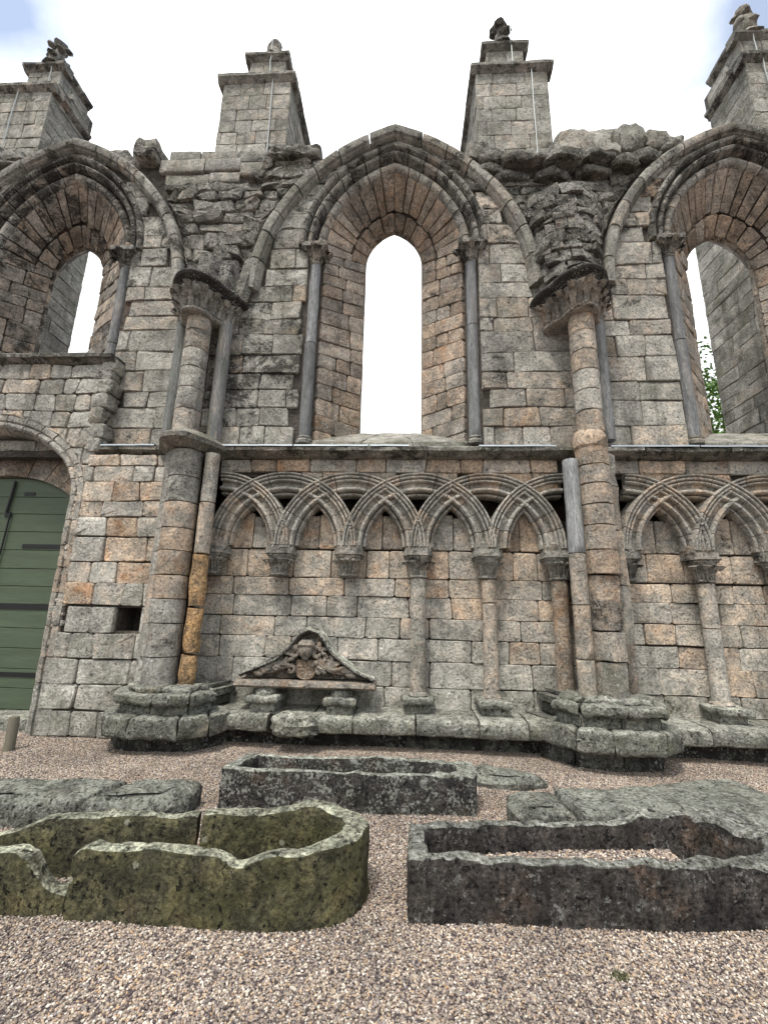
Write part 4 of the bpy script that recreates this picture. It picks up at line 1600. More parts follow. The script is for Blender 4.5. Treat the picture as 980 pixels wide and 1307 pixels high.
def e_inn(u, v):
    if v <= DL.zs:
        return min(max(u, DL.xc - DL.w), DL.xc + DL.w), v
    a, b = (u - DL.xc) / DL.w, (v - DL.zs) / DL.h
    d = math.hypot(a, b)
    return (DL.xc + a / d * DL.w, DL.zs + b / d * DL.h) if d > 1 else (u, v)


for lo, hi in ((DL.xc - DL.w, -6.645), (-6.64, DL.xc + DL.w)):
    for a, b in zip(zb, zb[1:]):
        P = [e_inn(*p) for p in dense([(lo, a + .003), (hi, a + .003), (hi, b - .003), (lo, b - .003)], .12)]
        if area(P) < .02:
            continue
        U = [P[0]]
        for p in P[1:]:
            if math.hypot(p[0] - U[-1][0], p[1] - U[-1][1]) > .01:
                U.append(p)
        stone(U, flat(DY + .03), 'board', door, GREENPAINT, h=.03, bev=.006, joint=.002, wob=.001, bulge=0, tilt=.002, back=-.02)


def strap(x0, x1, z, hh=.03):
    V, F = box_geo(x0, x1, DY - .012, DY + .003, z - hh, z + hh)
    add('strap_hinge', V, F, IRON, door, (1, 1, 1, 1), 30)


strap(-7.0, -5.1, 1.585, .042)
strap(-6.07, -5.05, .64)
strap(-5.83, -5.05, 2.48)
strap(-5.97, -5.8, 3.3, .025)
V, F = merge(tube_geo([(-6.140, DY - .03, 3.5), (-6.150, DY - .03, 3.3), (-6.180, DY - .03, 3.0)], .02),
             box_geo(-6.21, -6.12, DY - .02, DY + .003, 2.93, 3.0),
             tube_geo([(-6.11, DY - .03, 3.0), (-6.130, DY - .03, 2.5), (-6.160, DY - .03, 1.98)], .013),
             tube_geo([(-6.160 + .05 * math.sin(a), DY - .03, 1.93 + .075 * math.cos(a)) for a in [2 * math.pi * i / 12 for i in range(13)]], .013))
add('door_bolt', V, F, IRON, door, (1, 1, 1, 1), 40)
V, F = tube_geo([(-6.420, DY - .03, 1.83), (-6.390, DY - .05, 1.83), (-6.390, DY - .06, 1.76), (-6.430, DY - .06, 1.70), (-6.480, DY - .05, 1.72)], .016)
add('door_handle', V, F, IRON, door, (1, 1, 1, 1), 40)
# stones of the arch over the recess behind the door head
sweep_arch(DL, [(0.0, 6.27), (0.0, 6.42), (.6, 6.42), (.6, 6.27)], 6, 'rear_arch_stone', dwall, colf=lambda: C(.85, .5, .35, .05), rough=(.004, 6))
for sd in (-1, 1):
    for a, b in zip([.02, .6, 1.2, 1.8, 2.4], [.6, 1.2, 1.8, 2.4, 2.90]):
        xa, xb = DL.xc + sd * DL.w, DL.xc + sd * (DL.w + .5)
        V, F = box_geo(min(xa, xb), max(xa, xb), 6.27, 6.42, a + .003, b - .003)
        add('rear_jamb_stone', V, F, STONE, dwall, C(.9, .35, .3, .1), 30)

# ------------------------------------------------------------------ buttresses behind the wall
def buttress(cx, vis, label, full, cable, fin):
    """vis = +1: its right flank is the one in view."""
    hw, yf, yb, zt = .775, 7.28, (9.15 if cx < -8 else 9.5), 13.28
    t = empty('buttress', (cx, 8.4, 0), label, 'buttress', 'pinnacled buttresses behind the wall')
    e = .03
    yt = 8.4 if full else yb
    g = [box_geo(cx - hw + e, cx + hw - e, yf + e, yb, 0, 11.45), box_geo(cx - hw + e, cx + hw - e, yf + e, yt, 11.4, zt)]
    hu, yu, zu = .43, 7.70, 14.62
    V, F = prism([(yf + .05, zt - .01), (yu + .3, 13.95), (yt + .1, 13.95), (yt + .1, zt - .01)], lambda a, b, x: (x, a, b), cx - hw + .04, cx + hw - .04)
    g.append((V, F))
    g.append(box_geo(cx - hu + e, cx + hu - e, yu + e, yt + .2, 13.3, zu))
    add('buttress_core', *merge(*g), MORTAR, t, (1.1, .15, .25, .3), 30)
    col = lambda: C(1.02, .14, .24, .36, .2)
    zs = heights(8.9, zt, .26, .42)
    for P in layout(cx - hw, cx + hw, zs, .3, .75, None, seed=cx, wob=.006, vert=.012, soft=.015):
        stone(P, flat(yf + e), 'front_stone', t, h=.03 + rnd.uniform(-.006, .006), bev=.014, wob=.005, joint=.006, col=col())
    sx = cx + vis * hw
    mpf = lambda u, v, d: (sx + vis * (d - .03), u, v)
    zs = heights(4.1, 11.43, .24, .36) if full else [9.0]
    for P in layout(yf, yb, zs, .45, 1.2, None, seed=cx + 7, wob=.004, vert=.008, soft=.012):
        stone(P, mpf, 'flank_stone', t, h=.03 + rnd.uniform(-.005, .005), bev=.012, wob=.004, joint=.006, col=C(1.0, .1, .12, .6, .15))
    zs = heights(zs[-1], zt, .24, .36)
    for P in layout(yf, yt, zs, .45, 1.2, None, seed=cx + 1, wob=.004, vert=.008, soft=.012):
        stone(P, mpf, 'flank_stone', t, h=.03 + rnd.uniform(-.005, .005), bev=.012, wob=.004, joint=.006, col=C(1.0, .1, .12, .6, .15))
    sx -= vis * .035
    for P in layout(yu + .1, yt, heights(zt + .14, 13.93, .24, .36), .45, 1.2, None, seed=cx + 5, wob=.004, vert=.008, soft=.012):
        stone(P, mpf, 'flank_stone', t, h=.03, bev=.012, wob=.004, joint=.006, col=C(1.0, .1, .12, .5, .15))
    zs = heights(13.45, zu - .02, .25, .4)
    for P in layout(cx - hu, cx + hu, zs, .3, .6, None, seed=cx + 2, wob=.005, vert=.01, soft=.012):
        stone(P, flat(yu + e), 'front_stone', t, h=.03, bev=.012, wob=.004, joint=.006, col=col())
    mpu = lambda u, v, d: (cx + vis * (hu + d - .03), u, v)
    for P in layout(yu, yt + .2, zs, .4, .9, None, seed=cx + 3, wob=.004, vert=.008, soft=.012):
        stone(P, mpu, 'flank_stone', t, h=.03, bev=.012, wob=.004, joint=.006, col=C(1.0, .1, .15, .5, .15))
    # cornices: front and the visible flank
    for (w, y0, y1, z) in ((hw, yf, yt, zt), (hu, yu, yt + .2, zu)):
        pr_ = [(.0, z - .12), (.03, z - .10), (.07, z - .05), (.11, z - .02), (.115, z + .05), (.04, z + .09), (-.2, z + .12), (-.2, z - .12)]
        V, F = prism(pr_, lambda a, b, x: (x, y0 - a, b), cx - w - .11, cx + w + .11, 12)
        add('cornice_stone', V, F, STONE, t, C(.75, .1, .5, .3), 30, rough=(.012, 5))
        for k in range(4):
            ya, ybk = y0 + .2 + (y1 - y0 - .2) * k / 4, y0 + .2 + (y1 - y0 - .2) * (k + 1) / 4
            V, F = prism(pr_, lambda a, b, y: (cx + vis * (w + a), y, b), ya + .003, ybk - .003, 4)
            add('cornice_stone', V, F, STONE, t, C(.72, .1, .55, .3), 30, rough=(.012, 5))
    V, F = box_geo(cx - hu, cx + hu, yu + .1, yt + .2, zu - .05, zu + .12)
    add('cap_slab', V, F, STONE, t, C(.8, .1, .4, .3), 30)
    # finial
    fx, fy, fz = cx + fin[1], yu + .10, zu + .06
    big = lambda g: ([(fx + (p[0] - fx) * 1.2, fy + (p[1] - fy) * 1.2, fz + (p[2] - fz) * .78) for p in g[0]], g[1])
    if fin[0] == 'stump':
        V, F = merge(lathe_geo([(.24, fz), (.2, fz + .12), (.17, fz + .3), (.16, fz + .5), (.1, fz + .62), (.03, fz + .66)], fx, fy, 12))
        add('finial', V, F, STONE, t, C(.8, .1, .45, .3), 40, rough=(.05, 5), label='worn finial stump')
    else:
        gs = [lathe_geo([(.24, fz), (.2, fz + .12), (.13, fz + .2), (.15, fz + .45), (.11, fz + .55), (.09, fz + .8), (.15, fz + .88), (.1, fz + .95), (.13, fz + 1.08), (.04, fz + 1.2)], fx, fy, 12)]
        for k in range(10):
            a = k * 2.4
            zz_ = fz + .25 + k * .085
            gs.append(ball_geo((fx + .15 * math.cos(a), fy + .15 * math.sin(a), zz_), (.085, .085, .06), 7, 5))
        if fin[0] == 'beast':
            gs.append(ball_geo((fx - .02, fy - .02, fz + .5), (.17, .17, .42), 9, 7))
            gs.append(ball_geo((fx + fin[2] * .05, fy - .03, fz + 1.05), (.11, .12, .13), 8, 6))
            gs.append(ball_geo((fx + fin[2] * .14, fy - .05, fz + .62), (.09, .1, .16), 8, 6))
        V, F = big(merge(*gs))
        add('finial', V, F, STONE, t, C(.75, .1, .5, .3), 40, rough=(.045, 6), label='crocketed stone finial')
    for pts in cable:
        V, F = tube_geo([(cx + px, py, pz) for px, py, pz in pts], .012, 5)
        add('conductor_cable', V, F, CABLE, t, (1, 1, 1, 1), 60)
    return t


def drop(x, dx, z0, z1, y, n=7):
    return [(x + dx * k / n + rnd.uniform(-.012, .012), y + rnd.uniform(-.004, .004), z0 + (z1 - z0) * k / n) for k in range(n + 1)]


buttress(-9.05, 1, 'leftmost tall buttress, its crocketed finial above the half-cut blackened window', True,
         [drop(.0, -.05, 13.4, 10.0, 7.24), drop(.2, .03, 14.75, 13.5, 7.63)], ('crocket', .12, 1))
buttress(-3.46, 1, 'buttress between the blackened window and the middle window, a worn stump on top', False,
         [drop(.36, .05, 13.45, 9.6, 7.24), drop(.1, .0, 15.1, 13.5, 7.62)], ('stump', .1, 0))
buttress(2.17, -1, 'buttress with a knobbly finial between the middle window and the tree window', False,
         [drop(.42, .02, 13.4, 9.2, 7.24), drop(.12, .03, 15.5, 13.5, 7.62)], ('crocket', -.05, 0))
buttress(7.85, -1, 'rightmost buttress, crowned by a worn figure, seen through the tree window', True,
         [drop(-.45, .02, 13.4, 11.8, 7.24), drop(-.15, .02, 14.75, 13.5, 7.62)], ('beast', -.1, -1))
# little vent blocks at the buttress feet, on the wall top
for (x, z, s) in ((-2.98, 9.5, 1), (1.82, 9.2, 1)):
    g = [box_geo(x - .28, x + .28, 6.45, 7.1, z + .38, z + .66), box_geo(x - .28, x - .02, 6.48, 7.1, z, z + .375), box_geo(x + .05, x + .28, 6.46, 7.1, z, z + .375)]
    for q in g:
        V, F = block_geo([(q[0][0][0], q[0][0][1]), (q[0][1][0], q[0][0][1]), (q[0][1][0], q[0][2][1]), (q[0][0][0], q[0][2][1])], q[0][0][2], q[0][4][2], .02, .15, 1)
        add('vent_block', V, F, STONE, wall, C(.85, .08, .45, .3), 40, rough=(.01, 6))

# ------------------------------------------------------------------ carved pediment
ped = empty('carved_pediment', (-1.26, 5.820, .6), 'carved triangular stone pediment with a coat of arms, propped against the wall', 'pediment')
pc = lambda s=.4, w=.3, l=.8: C(l, w, s, .08, .08, .08)
tri = [(-2.04, .76), (-.44, .78), (-.62, .88), (-.86, 1.04), (-1.06, 1.30), (-1.16, 1.38), (-1.27, 1.40), (-1.38, 1.34), (-1.56, 1.12), (-1.8, .97), (-2.04, .84)]
V, F = prism(tri, lambda a, b, t: (a, t, b), 5.870, 6.020)
add('back_slab', V, F, STONE, ped, pc(.4, .6, .38), 30, rough=(.01, 9))
for path in ([(-2.11, .84), (-1.88, .93), (-1.64, 1.04), (-1.5, 1.17), (-1.38, 1.34), (-1.27, 1.40)], [(-.39, .80), (-.64, .92), (-.9, 1.10), (-1.0, 1.24), (-1.1, 1.36), (-1.27, 1.41)]):
    V, F = [], []
    pr_ = [(0, 6.030), (0, 5.790), (.015, 5.750), (.03, 5.735), (.05, 5.750), (.055, 6.030)]
    for k, (x, z) in enumerate(path):
        a, b = path[max(0, k - 1)], path[min(len(path) - 1, k + 1)]
        L = math.hypot(b[0] - a[0], b[1] - a[1])
        nx, nz = -(b[1] - a[1]) / L, (b[0] - a[0]) / L
        if nz < 0:
            nx, nz = -nx, -nz
        V += [(x + nx * (d - .06), y, z + nz * (d - .06)) for d, y in pr_]
    m = len(pr_)
    F = [(k * m + i, k * m + (i + 1) % m, (k + 1) * m + (i + 1) % m, (k + 1) * m + i) for k in range(len(path) - 1) for i in range(m)]
    F += [tuple(range(m)), tuple(range((len(path) - 1) * m, len(path) * m))]
    add('raking_cornice', V, F, DARKST, ped, pc(.3, .2, 1.6), 40, rough=(.008, 9))
V, F = prism([(6.030, .67), (5.690, .675), (5.655, .70), (5.670, .73), (5.710, .755), (6.030, .76)], along_x, -2.12, -.37, 16)
add('base_moulding', V, F, STONE, ped, C(.6, .55, .4, .1), 30, rough=(.007, 8))
# shield with chequered and barred relief
sh = [(-1.385, 1.0), (-1.13, 1.0), (-1.125, .86), (-1.15, .80), (-1.2, .77), (-1.257, .76), (-1.315, .77), (-1.365, .80), (-1.39, .86)]
V, F = [], []
n = len(sh)
for d, y in ((1, 5.870), (1, 5.800), (.92, 5.785), (.86, 5.795)):
    V += [(-1.257 + (x + 1.257) * d, y, .885 + (z - .885) * d) for x, z in sh]
F = [(k * n + i, k * n + (i + 1) % n, (k + 1) * n + (i + 1) % n, (k + 1) * n + i) for k in range(3) for i in range(n)] + [tuple(range(3 * n, 4 * n))]
shield = add('shield', V, F, STONE, ped, (.62, .95, .25, 0), 35, rough=(.003, 12))
gs = []
for r in range(4):
    for c in range(3):
        if (r + c) % 2 == 0:
            x, z = -1.235 + c * .033, .825 + r * .033
            gs.append(([(x - .016, 5.798, z), (x, 5.798, z - .016), (x + .016, 5.798, z), (x, 5.798, z + .016), (x, 5.782, z)], [(0, 1, 4), (1, 2, 4), (2, 3, 4), (3, 0, 4)]))
gs.append(box_geo(-1.36, -1.25, 5.785, 5.800, .925, .945))
for (x, z) in ((-1.33, .96), (-1.28, .97), (-1.31, .885), (-1.30, .84)):
    gs.append(ball_geo((x, 5.795, z), (.018, .014, .015), 7, 5))
add('shield_relief', *merge(*gs), STONE, shield, (.72, .8, .25, 0), 40)
# helm with face, mantling and ribbons
gs = [ball_geo((-1.265, 5.770, 1.13), (.10, .09, .11), 12, 9), ball_geo((-1.265, 5.695, 1.115), (.018, .03, .03), 7, 5), ball_geo((-1.30, 5.700, 1.145), (.016, .012, .01), 6, 4),
      ball_geo((-1.23, 5.700, 1.145), (.016, .012, .01), 6, 4), ball_geo((-1.265, 5.705, 1.075), (.03, .014, .009), 7, 4), lathe_geo([(.1, 1.17), (.115, 1.19), (.1, 1.22), (.06, 1.25)], -1.265, 5.780, 12),
      ball_geo((-1.265, 5.770, 1.035), (.05, .05, .04), 8, 6)]
add('helmed_head', *merge(*gs), STONE, ped, (.75, .45, .28, .05), 45, rough=(.006, 18))
for sd in (-1, 1):
    gs = []
    for (px, pz, r0, tw, th) in ((.15, 1.08, .07, 5.270, .022), (.27, 1.0, .075, -5.070, .022), (.18, .88, .055, 5.570, .018), (.38, .92, .06, 5.070, .02), (.12, 1.18, .05, -4.6, .02), (.24, 1.1, .05, 4.5, .018)):
        P = []
        for k in range(12):
            q = k / 11
            a = q * tw + 1.0
            rr = r0 * (1 - .7 * q)
            P.append((-1.265 + sd * (px + rr * math.cos(a)), 5.810 - .05 * q, pz + rr * math.sin(a)))
        gs.append(tube_geo(P, [th * (1.5 - .6 * k / 11) for k in range(12)], 6))
    gs.append(tube_geo([(-1.265 + sd * x, 5.815, z) for x, z in ((.16, .95), (.3, .9), (.42, .86), (.55, .84), (.64, .80))], [.02, .028, .024, .02, .012], 6))
    for k in range(9):
        gs.append(ball_geo((-1.265 + sd * (.12 + .042 * k), 5.805, 1.14 - .034 * k + rnd.uniform(-.03, .03)), (.035, .03, .028), 7, 5))
    for k in range(16):
        q = rnd.random()
        x_, z_ = .12 + .5 * q + rnd.uniform(-.04, .04), .86 + (.34 - .42 * q) * rnd.random() + .02
        w_ = rnd.uniform(.03, .055)
        a_ = rnd.uniform(-1, 1)
        V_, F_ = ball_geo((0, 0, 0), (w_ * 1.6, .028, w_ * .7), 8, 5)
        gs.append(([(-1.265 + sd * x_ + p[0] * math.cos(a_) - p[2] * math.sin(a_), 5.785 + p[1], z_ + p[0] * math.sin(a_) + p[2] * math.cos(a_)) for p in V_], F_))
    add('mantling_scroll', *merge(*gs), STONE, ped, (.78, .5, .28, .0), 45, rough=(.01, 16))

# loose rock on the broken edge of the bench
r_ = rock('loose_rock', (-1.29, 5.54, .305), (.26, .17, .125), None, BASEST, C(1.15, .12, .1, .5), .12, 7, .5)
tag(r_, 'rounded loose stone lodged in the broken bench below the carved pediment', 'stone')

# ------------------------------------------------------------------ stone coffins
def trough(name, outerp, innerp, ztop, zfloor, mat, parent, col, rough, closed=True, bot=-.04, label=None, lean=.02):
    n = len(outerp)
    V, F = [], []
    rings = []
    L = 7
    for k in range(L):
        q = k / (L - 1)
        rings.append([(o[0] + (i[0] - o[0]) * lean * q * 3 * .3, o[1] + (i[1] - o[1]) * lean * q * 3 * .3, bot + (zt - .006 - bot) * q) for o, i, zt in zip(outerp, innerp, ztop)])
    for f, dz in ((.07, .0), (.35, .006), (.65, .005), (.93, .0)):
        rings.append([(o[0] + (i[0] - o[0]) * f, o[1] + (i[1] - o[1]) * f, zt + dz) for o, i, zt in zip(outerp, innerp, ztop)])
    for k in range(5):
        q = k / 4
        rings.append([(i[0], i[1], zt - .02 + (zfloor - zt + .02) * q) for o, i, zt in zip(outerp, innerp, ztop)])
    for r in rings:
        V += r
    m = len(rings)
    e = n if closed else n - 1
    for k in range(m - 1):
        for i in range(e):
            j = (i + 1) % n
            F.append((k * n + i, k * n + j, (k + 1) * n + j, (k + 1) * n + i))
    if not closed:
        F.append(tuple(k * n for k in range(m)))
        F.append(tuple(k * n + n - 1 for k in range(m)))
    else:
        cx = sum(p[0] for p in innerp) / n
        cy = sum(p[1] for p in innerp) / n
        V.append((cx, cy, zfloor))
        for i in range(n):
            F.append(((m - 1) * n + i, (m - 1) * n + (i + 1) % n, len(V) - 1))
    return add(name, V, F, mat, parent, col, 32, label, rough=rough)


def resample(P, n, closed=True):
    Q = [Vector((*p, 0)) for p in P] + ([Vector((*P[0], 0))] if closed else [])
    d = [0]
    for a, b in zip(Q, Q[1:]):
        d.append(d[-1] + (b - a).length)
    out = []
    for i in range(n):
        t = d[-1] * i / (n if closed else n - 1)
        for k in range(len(Q) - 1):
            if t <= d[k + 1] + 1e-9:
                f = (t - d[k]) / max(1e-9, d[k + 1] - d[k])
                q = Q[k].lerp(Q[k + 1], f)
                out.append((q.x, q.y))
                break
    return out


# middle coffin: long, dark, speckled with lichen, a head niche at its right end
co = [(-1.52, 3.97), (-1.0, 3.985), (-.4, 4.0), (.2, 4.01), (.58, 4.02), (.62, 4.2), (.60, 4.42), (.2, 4.45), (-.4, 4.44), (-1.0, 4.43), (-1.44, 4.42), (-1.50, 4.2)]
ci = [(-1.40, 4.05), (-1.0, 4.05), (-.4, 4.06), (.15, 4.07), (.3, 4.12), (.44, 4.16), (.44, 4.30), (.2, 4.37), (-.4, 4.37), (-1.0, 4.36), (-1.34, 4.36), (-1.38, 4.2)]
def lerp_loops(o, i, per):
    O, I = [], []
    for k in range(len(o)):
        a, b, c, d = o[k], o[(k + 1) % len(o)], i[k], i[(k + 1) % len(i)]
        m = max(2, int(math.hypot(b[0] - a[0], b[1] - a[1]) / per))
        for q in range(m):
            f = q / m
            O.append((a[0] + (b[0] - a[0]) * f, a[1] + (b[1] - a[1]) * f))
            I.append((c[0] + (d[0] - c[0]) * f, c[1] + (d[1] - c[1]) * f))
    return O, I


O, I = lerp_loops(co, ci, .05)
zt = [.305 + .022 * noise.noise(Vector((p[0] * 3, p[1] * 3, 1))) + .01 * noise.noise(Vector((p[0] * 11, p[1] * 11, 1))) for p in O]
cof = trough('stone_coffin', O, I, zt, .08, DARKST, None, (1.05, .2, .12, .35), (.012, 8))
tag(cof, 'black lichen-speckled stone coffin lying nearest the wall, a head niche at one end', 'coffin', 'medieval stone coffins on the gravel')

# right coffin: big, dark brown, gravel inside
co = [(.03, 2.74), (.5, 2.76), (1.0, 2.785), (1.5, 2.81), (1.95, 2.84), (2.3, 2.87), (2.34, 3.2), (2.3, 3.6), (1.95, 3.52), (1.5, 3.42), (1.0, 3.35), (.5, 3.27), (.03, 3.19), (.02, 2.95)]
ci = [(.14, 2.83), (.5, 2.845), (1.0, 2.87), (1.5, 2.90), (1.75, 2.96), (2.05, 3.0), (2.15, 3.15), (2.02, 3.38), (1.85, 3.40), (1.5, 3.335), (1.0, 3.265), (.5, 3.19), (.14, 3.11), (.13, 2.95)]
O, I = lerp_loops(co, ci, .05)
zt = [.30 + .028 * noise.noise(Vector((p[0] * 3.1, p[1] * 3.1, 5))) + .012 * noise.noise(Vector((p[0] * 11, p[1] * 11, 5))) + (.02 if p[0] > 1.5 and p[1] > 3.1 else 0) for p in O]
cof = trough('stone_coffin', O, I, zt, .06, BROWNST, None, (1.15, .25, .14, .2), (.014, 7))
tag(cof, 'big dark brown stone coffin with straight sides and gravel inside', 'coffin', 'medieval stone coffins on the gravel')
gravel('coffin_gravel', [(.16, 2.86), (1.0, 2.89), (1.7, 2.96), (1.7, 3.33), (1.0, 3.25), (.16, 3.09)], .155, 11000, .0076, 'gravel lying inside the big brown coffin')

# left coffin: green, broken into three fragments
lc = empty('stone_coffin', (-1.4, 2.9, 0), 'broken mossy green stone coffin with a rounded end and jagged rim', 'coffin', 'medieval stone coffins on the gravel')


def fragment(mid, th, zfun, col, label, taper=(1, 1)):
    M_ = resample(mid, max(8, int(sum(math.hypot(b[0] - a[0], b[1] - a[1]) for a, b in zip(mid, mid[1:])) / .035)), False)
    O, I = [], []
    for k in range(len(M_)):
        a, b = M_[max(0, k - 1)], M_[min(len(M_) - 1, k + 1)]
        L = math.hypot(b[0] - a[0], b[1] - a[1])
        nx, ny = (b[1] - a[1]) / L, -(b[0] - a[0]) / L
        f = k / (len(M_) - 1)
        t = th(f) if callable(th) else th
        O.append((M_[k][0] + nx * t / 2, M_[k][1] + ny * t / 2))
        I.append((M_[k][0] - nx * t / 2, M_[k][1] - ny * t / 2))
    zt = [zfun(k / (len(M_) - 1), M_[k]) + .010 * noise.noise(Vector((M_[k][0] * 7, M_[k][1] * 7, 2))) + .006 * noise.noise(Vector((M_[k][0] * 19, M_[k][1] * 19, 7))) for k in range(len(M_))]
    return trough('coffin_fragment', O, I, zt, -.02, MOSSY, lc, col, (.016, 6), False, label=label, lean=.06)


def interp(T, x):
    for (a, za), (b, zb_) in zip(T, T[1:]):
        if a <= x <= b:
            return za + (zb_ - za) * (x - a) / (b - a)
    return T[0][1] if x < T[0][0] else T[-1][1]


fz = [(0, .29), (.02, .335), (.1, .34), (.2, .345), (.28, .335), (.31, .305), (.335, .30), (.37, .325), (.42, .345), (.5, .355), (.58, .36), (.68, .365), (.75, .385), (.79, .36), (.84, .345), (.9, .335), (1, .34)]
fragment([(-1.76, 2.67), (-1.4, 2.655), (-1.0, 2.645), (-.75, 2.65), (-.55, 2.68), (-.40, 2.74), (-.30, 2.85), (-.27, 2.98), (-.34, 3.10), (-.48, 3.17), (-.65, 3.18), (-.95, 3.15), (-1.27, 3.10)],
         lambda f: .105 + .05 * max(0, 1 - abs(f - .58) / .22), lambda f, p: interp(fz, f), (1.2, .35, .16, .6), 'long rounded end of the broken coffin')
fragment([(-1.30, 3.10), (-1.6, 3.06), (-2.0, 3.01), (-2.3, 2.98), (-2.55, 2.96)], .10, lambda f, p: interp([(0, .33), (.1, .32), (.3, .335), (.6, .335), (.72, .31), (1, .2)], f), (1.1, .3, .2, .5), 'back side of the broken coffin')
fragment([(-1.80, 2.70), (-1.92, 2.68), (-2.1, 2.67), (-2.4, 2.66)], .10, lambda f, p: interp([(0, .10), (.12, .11), (.3, .19), (.34, .26), (.5, .29), (1, .28)], f), (1.15, .3, .18, .6), 'sloping broken corner of the coffin')

# ------------------------------------------------------------------ grave slabs
def slab(name, poly, ztop, chamf, mat, parent, col, rough=(.018, 6), label=None, tilt=(0, 0)):
    P = dense(poly, .06)
    n = len(P)
    cx, cy = sum(p[0] for p in P) / n, sum(p[1] for p in P) / n
    V = []
    for ins, z in ((0, -.03), (0, .06), (.0, ztop - chamf), (chamf * .5, ztop - chamf * .45), (chamf, ztop - .01), (chamf * 1.6, ztop)):
        for p in P:
            dx, dy = cx - p[0], cy - p[1]
            s = abs(dy) / (math.hypot(dx, dy) + 1e-6)
            L = math.hypot(dx, dy) + 1e-6
            k = min(.8, ins / max(.12, L) * (1 if L < .6 else .8))
            V.append((p[0] + dx * k * (.35 if L > .6 else 1), p[1] + dy * k * 1.2, z + tilt[0] * (p[0] - cx) * (z > .05) + tilt[1] * (p[1] - cy) * (z > .05)))
    for f in (.35, .7):
        for p in P:
            V.append((p[0] + (cx - p[0]) * f, p[1] + (cy - p[1]) * f, ztop + .012 + tilt[0] * (p[0] - cx) * (1 - f) + tilt[1] * (p[1] - cy) * (1 - f)))
    V.append((cx, cy, ztop + .016))
    m = 8
    F = [(k * n + i, k * n + (i + 1) % n, (k + 1) * n + (i + 1) % n, (k + 1) * n + i) for k in range(m - 1) for i in range(n)]
    F += [((m - 1) * n + i, (m - 1) * n + (i + 1) % n, m * n) for i in range(n)]
    return add(name, V, F, mat, parent, col, 40, label, rough=rough)


s1 = empty('grave_slab', (-2.6, 3.7, 0), 'grey cracked grave slab behind the broken mossy coffin', 'grave slab', 'stone grave slabs on the gravel')
slab('slab_piece', [(-3.9, 3.42), (-2.42, 3.52), (-2.30, 3.98), (-3.9, 3.9)], .20, .07, SLABST, s1, (1.0, .2, .22, .3))
slab('slab_piece', [(-2.405, 3.52), (-1.76, 3.60), (-1.69, 3.80), (-1.70, 4.06), (-2.285, 3.98)], .21, .07, SLABST, s1, (1.0, .2, .25, .3))
s2 = empty('grave_slab', (1.9, 4.1, 0), 'low grave slab cracked near one end behind the big brown coffin', 'grave slab', 'stone grave slabs on the gravel')
slab('slab_piece', [(.84, 3.72), (1.28, 3.74), (1.23, 4.16), (.85, 4.10), (.80, 3.95)], .19, .04, SLABST, s2, (.9, .25, .3, .25))
slab('slab_piece', [(1.30, 3.74), (2.0, 3.75), (2.9, 3.72), (3.1, 4.1), (2.95, 4.62), (2.4, 4.5), (1.8, 4.30), (1.25, 4.17)], .20, .04, SLABST, s2, (1.1, .15, .2, .4))
s3 = slab('flat_rock', [(.62, 4.78), (.8, 4.66), (1.15, 4.62), (1.36, 4.72), (1.33, 4.84), (1.0, 5.04), (.66, 5.08)], .10, .05, SLABST, None, (1.1, .2, .2, .4), (.025, 5))
tag(s3, 'flat pale boulder half sunk in gravel between the coffins and the bench', 'rock')

# wooden post
V, F = lathe_geo([(.055, -.05), (.055, .34), (.05, .37), (.03, .375)], -4.41, 5.16, 12, (-.02, 0))
post = add('wooden_post', V, F, WOOD, None, (1, 1, 1, 1), 40, rough=(.006, 9))
tag(post, 'short weathered wooden post in the gravel by the doorway', 'post')
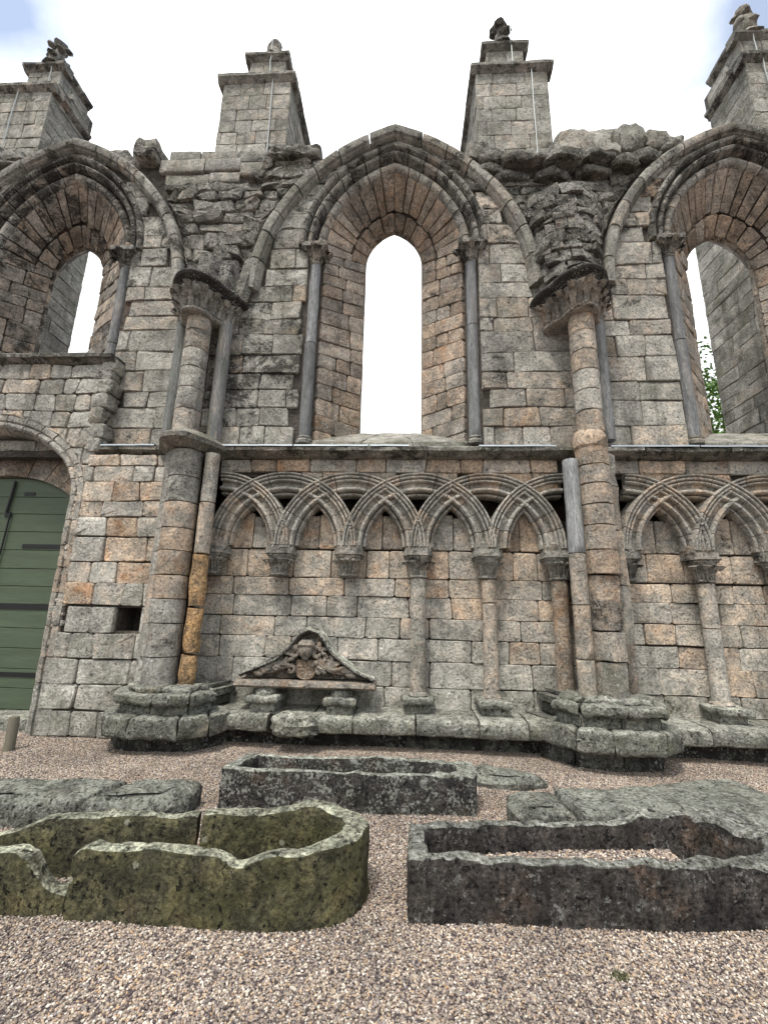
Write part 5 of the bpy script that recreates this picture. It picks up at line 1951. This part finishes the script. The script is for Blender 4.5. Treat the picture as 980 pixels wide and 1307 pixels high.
# moss tuft
g = []
for k in range(40):
    a, r = rnd.uniform(0, 6.28), rnd.uniform(0, .03)
    x, y = .99 + r * math.cos(a) * 1.5, 2.47 + r * math.sin(a)
    g.append(([(x - .004, y, .01), (x + .004, y, .01), (x + rnd.uniform(-.012, .012), y + rnd.uniform(-.012, .012), .025 + rnd.uniform(0, .016))], [(0, 1, 2)]))
ms = add('moss_tuft', *merge(*g), MOSSM, None, (1, 1, 1, 1), 180, fix=False)
tag(ms, 'tiny tuft of moss alone on the front gravel', 'moss')

# ------------------------------------------------------------------ tree beyond the wall
tr = empty('tree', (11.6, 15.5, 0), 'fresh green tree seen through the window beside the rightmost buttress', 'tree')
P = [(11.6, 15.5, -.1), (11.65, 15.5, 2), (11.55, 15.45, 4), (11.6, 15.4, 6.5), (11.5, 15.4, 9)]
gs = [tube_geo(P, [.3, .25, .2, .14, .05], 9)]
for k in range(10):
    a = k * 2.4
    z = 4 + k * .45
    gs.append(tube_geo([(11.58, 15.45, z), (11.58 + 1.1 * math.cos(a), 15.45 + 1.1 * math.sin(a), z + .7), (11.58 + 2.2 * math.cos(a), 15.45 + 2.2 * math.sin(a), z + 1.5)], [.08, .05, .02], 6))
add('trunk', *merge(*gs), BARK, tr, (1, 1, 1, 1), 60)
V, F = [], []
clumps = []
for k in range(95):
    a, q, z = rnd.uniform(0, 6.28), rnd.uniform(.3, 1), rnd.uniform(4.5, 11.0)
    rr = 3.1 * math.sin(math.pi * min(1, max(.12, (z - 3.6) / 8.2))) ** .6 * q
    clumps.append((11.6 + rr * math.cos(a), 15.45 + rr * math.sin(a), z, rnd.uniform(.45, .85)))
for (cx, cy, cz, cr) in clumps:
    for k in range(150):
        d = Vector((rnd.gauss(0, 1), rnd.gauss(0, 1), rnd.gauss(0, .8)))
        d = d.normalized() * cr * rnd.uniform(.5, 1.05)
        p = Vector((cx, cy, cz)) + d
        u = Vector((rnd.uniform(-1, 1), rnd.uniform(-1, 1), rnd.uniform(-.6, .6))).normalized()
        w = u.cross(Vector((rnd.uniform(-1, 1), rnd.uniform(-1, 1), 1))).normalized()
        s = rnd.uniform(.06, .1)
        o = len(V)
        V += [p - u * s, p + w * s * .55, p + u * s, p - w * s * .55]
        F.append((o, o + 1, o + 2, o + 3))
add('crown', V, F, LEAFM, tr, (1, 1, 1, 1), 180, fix=False)
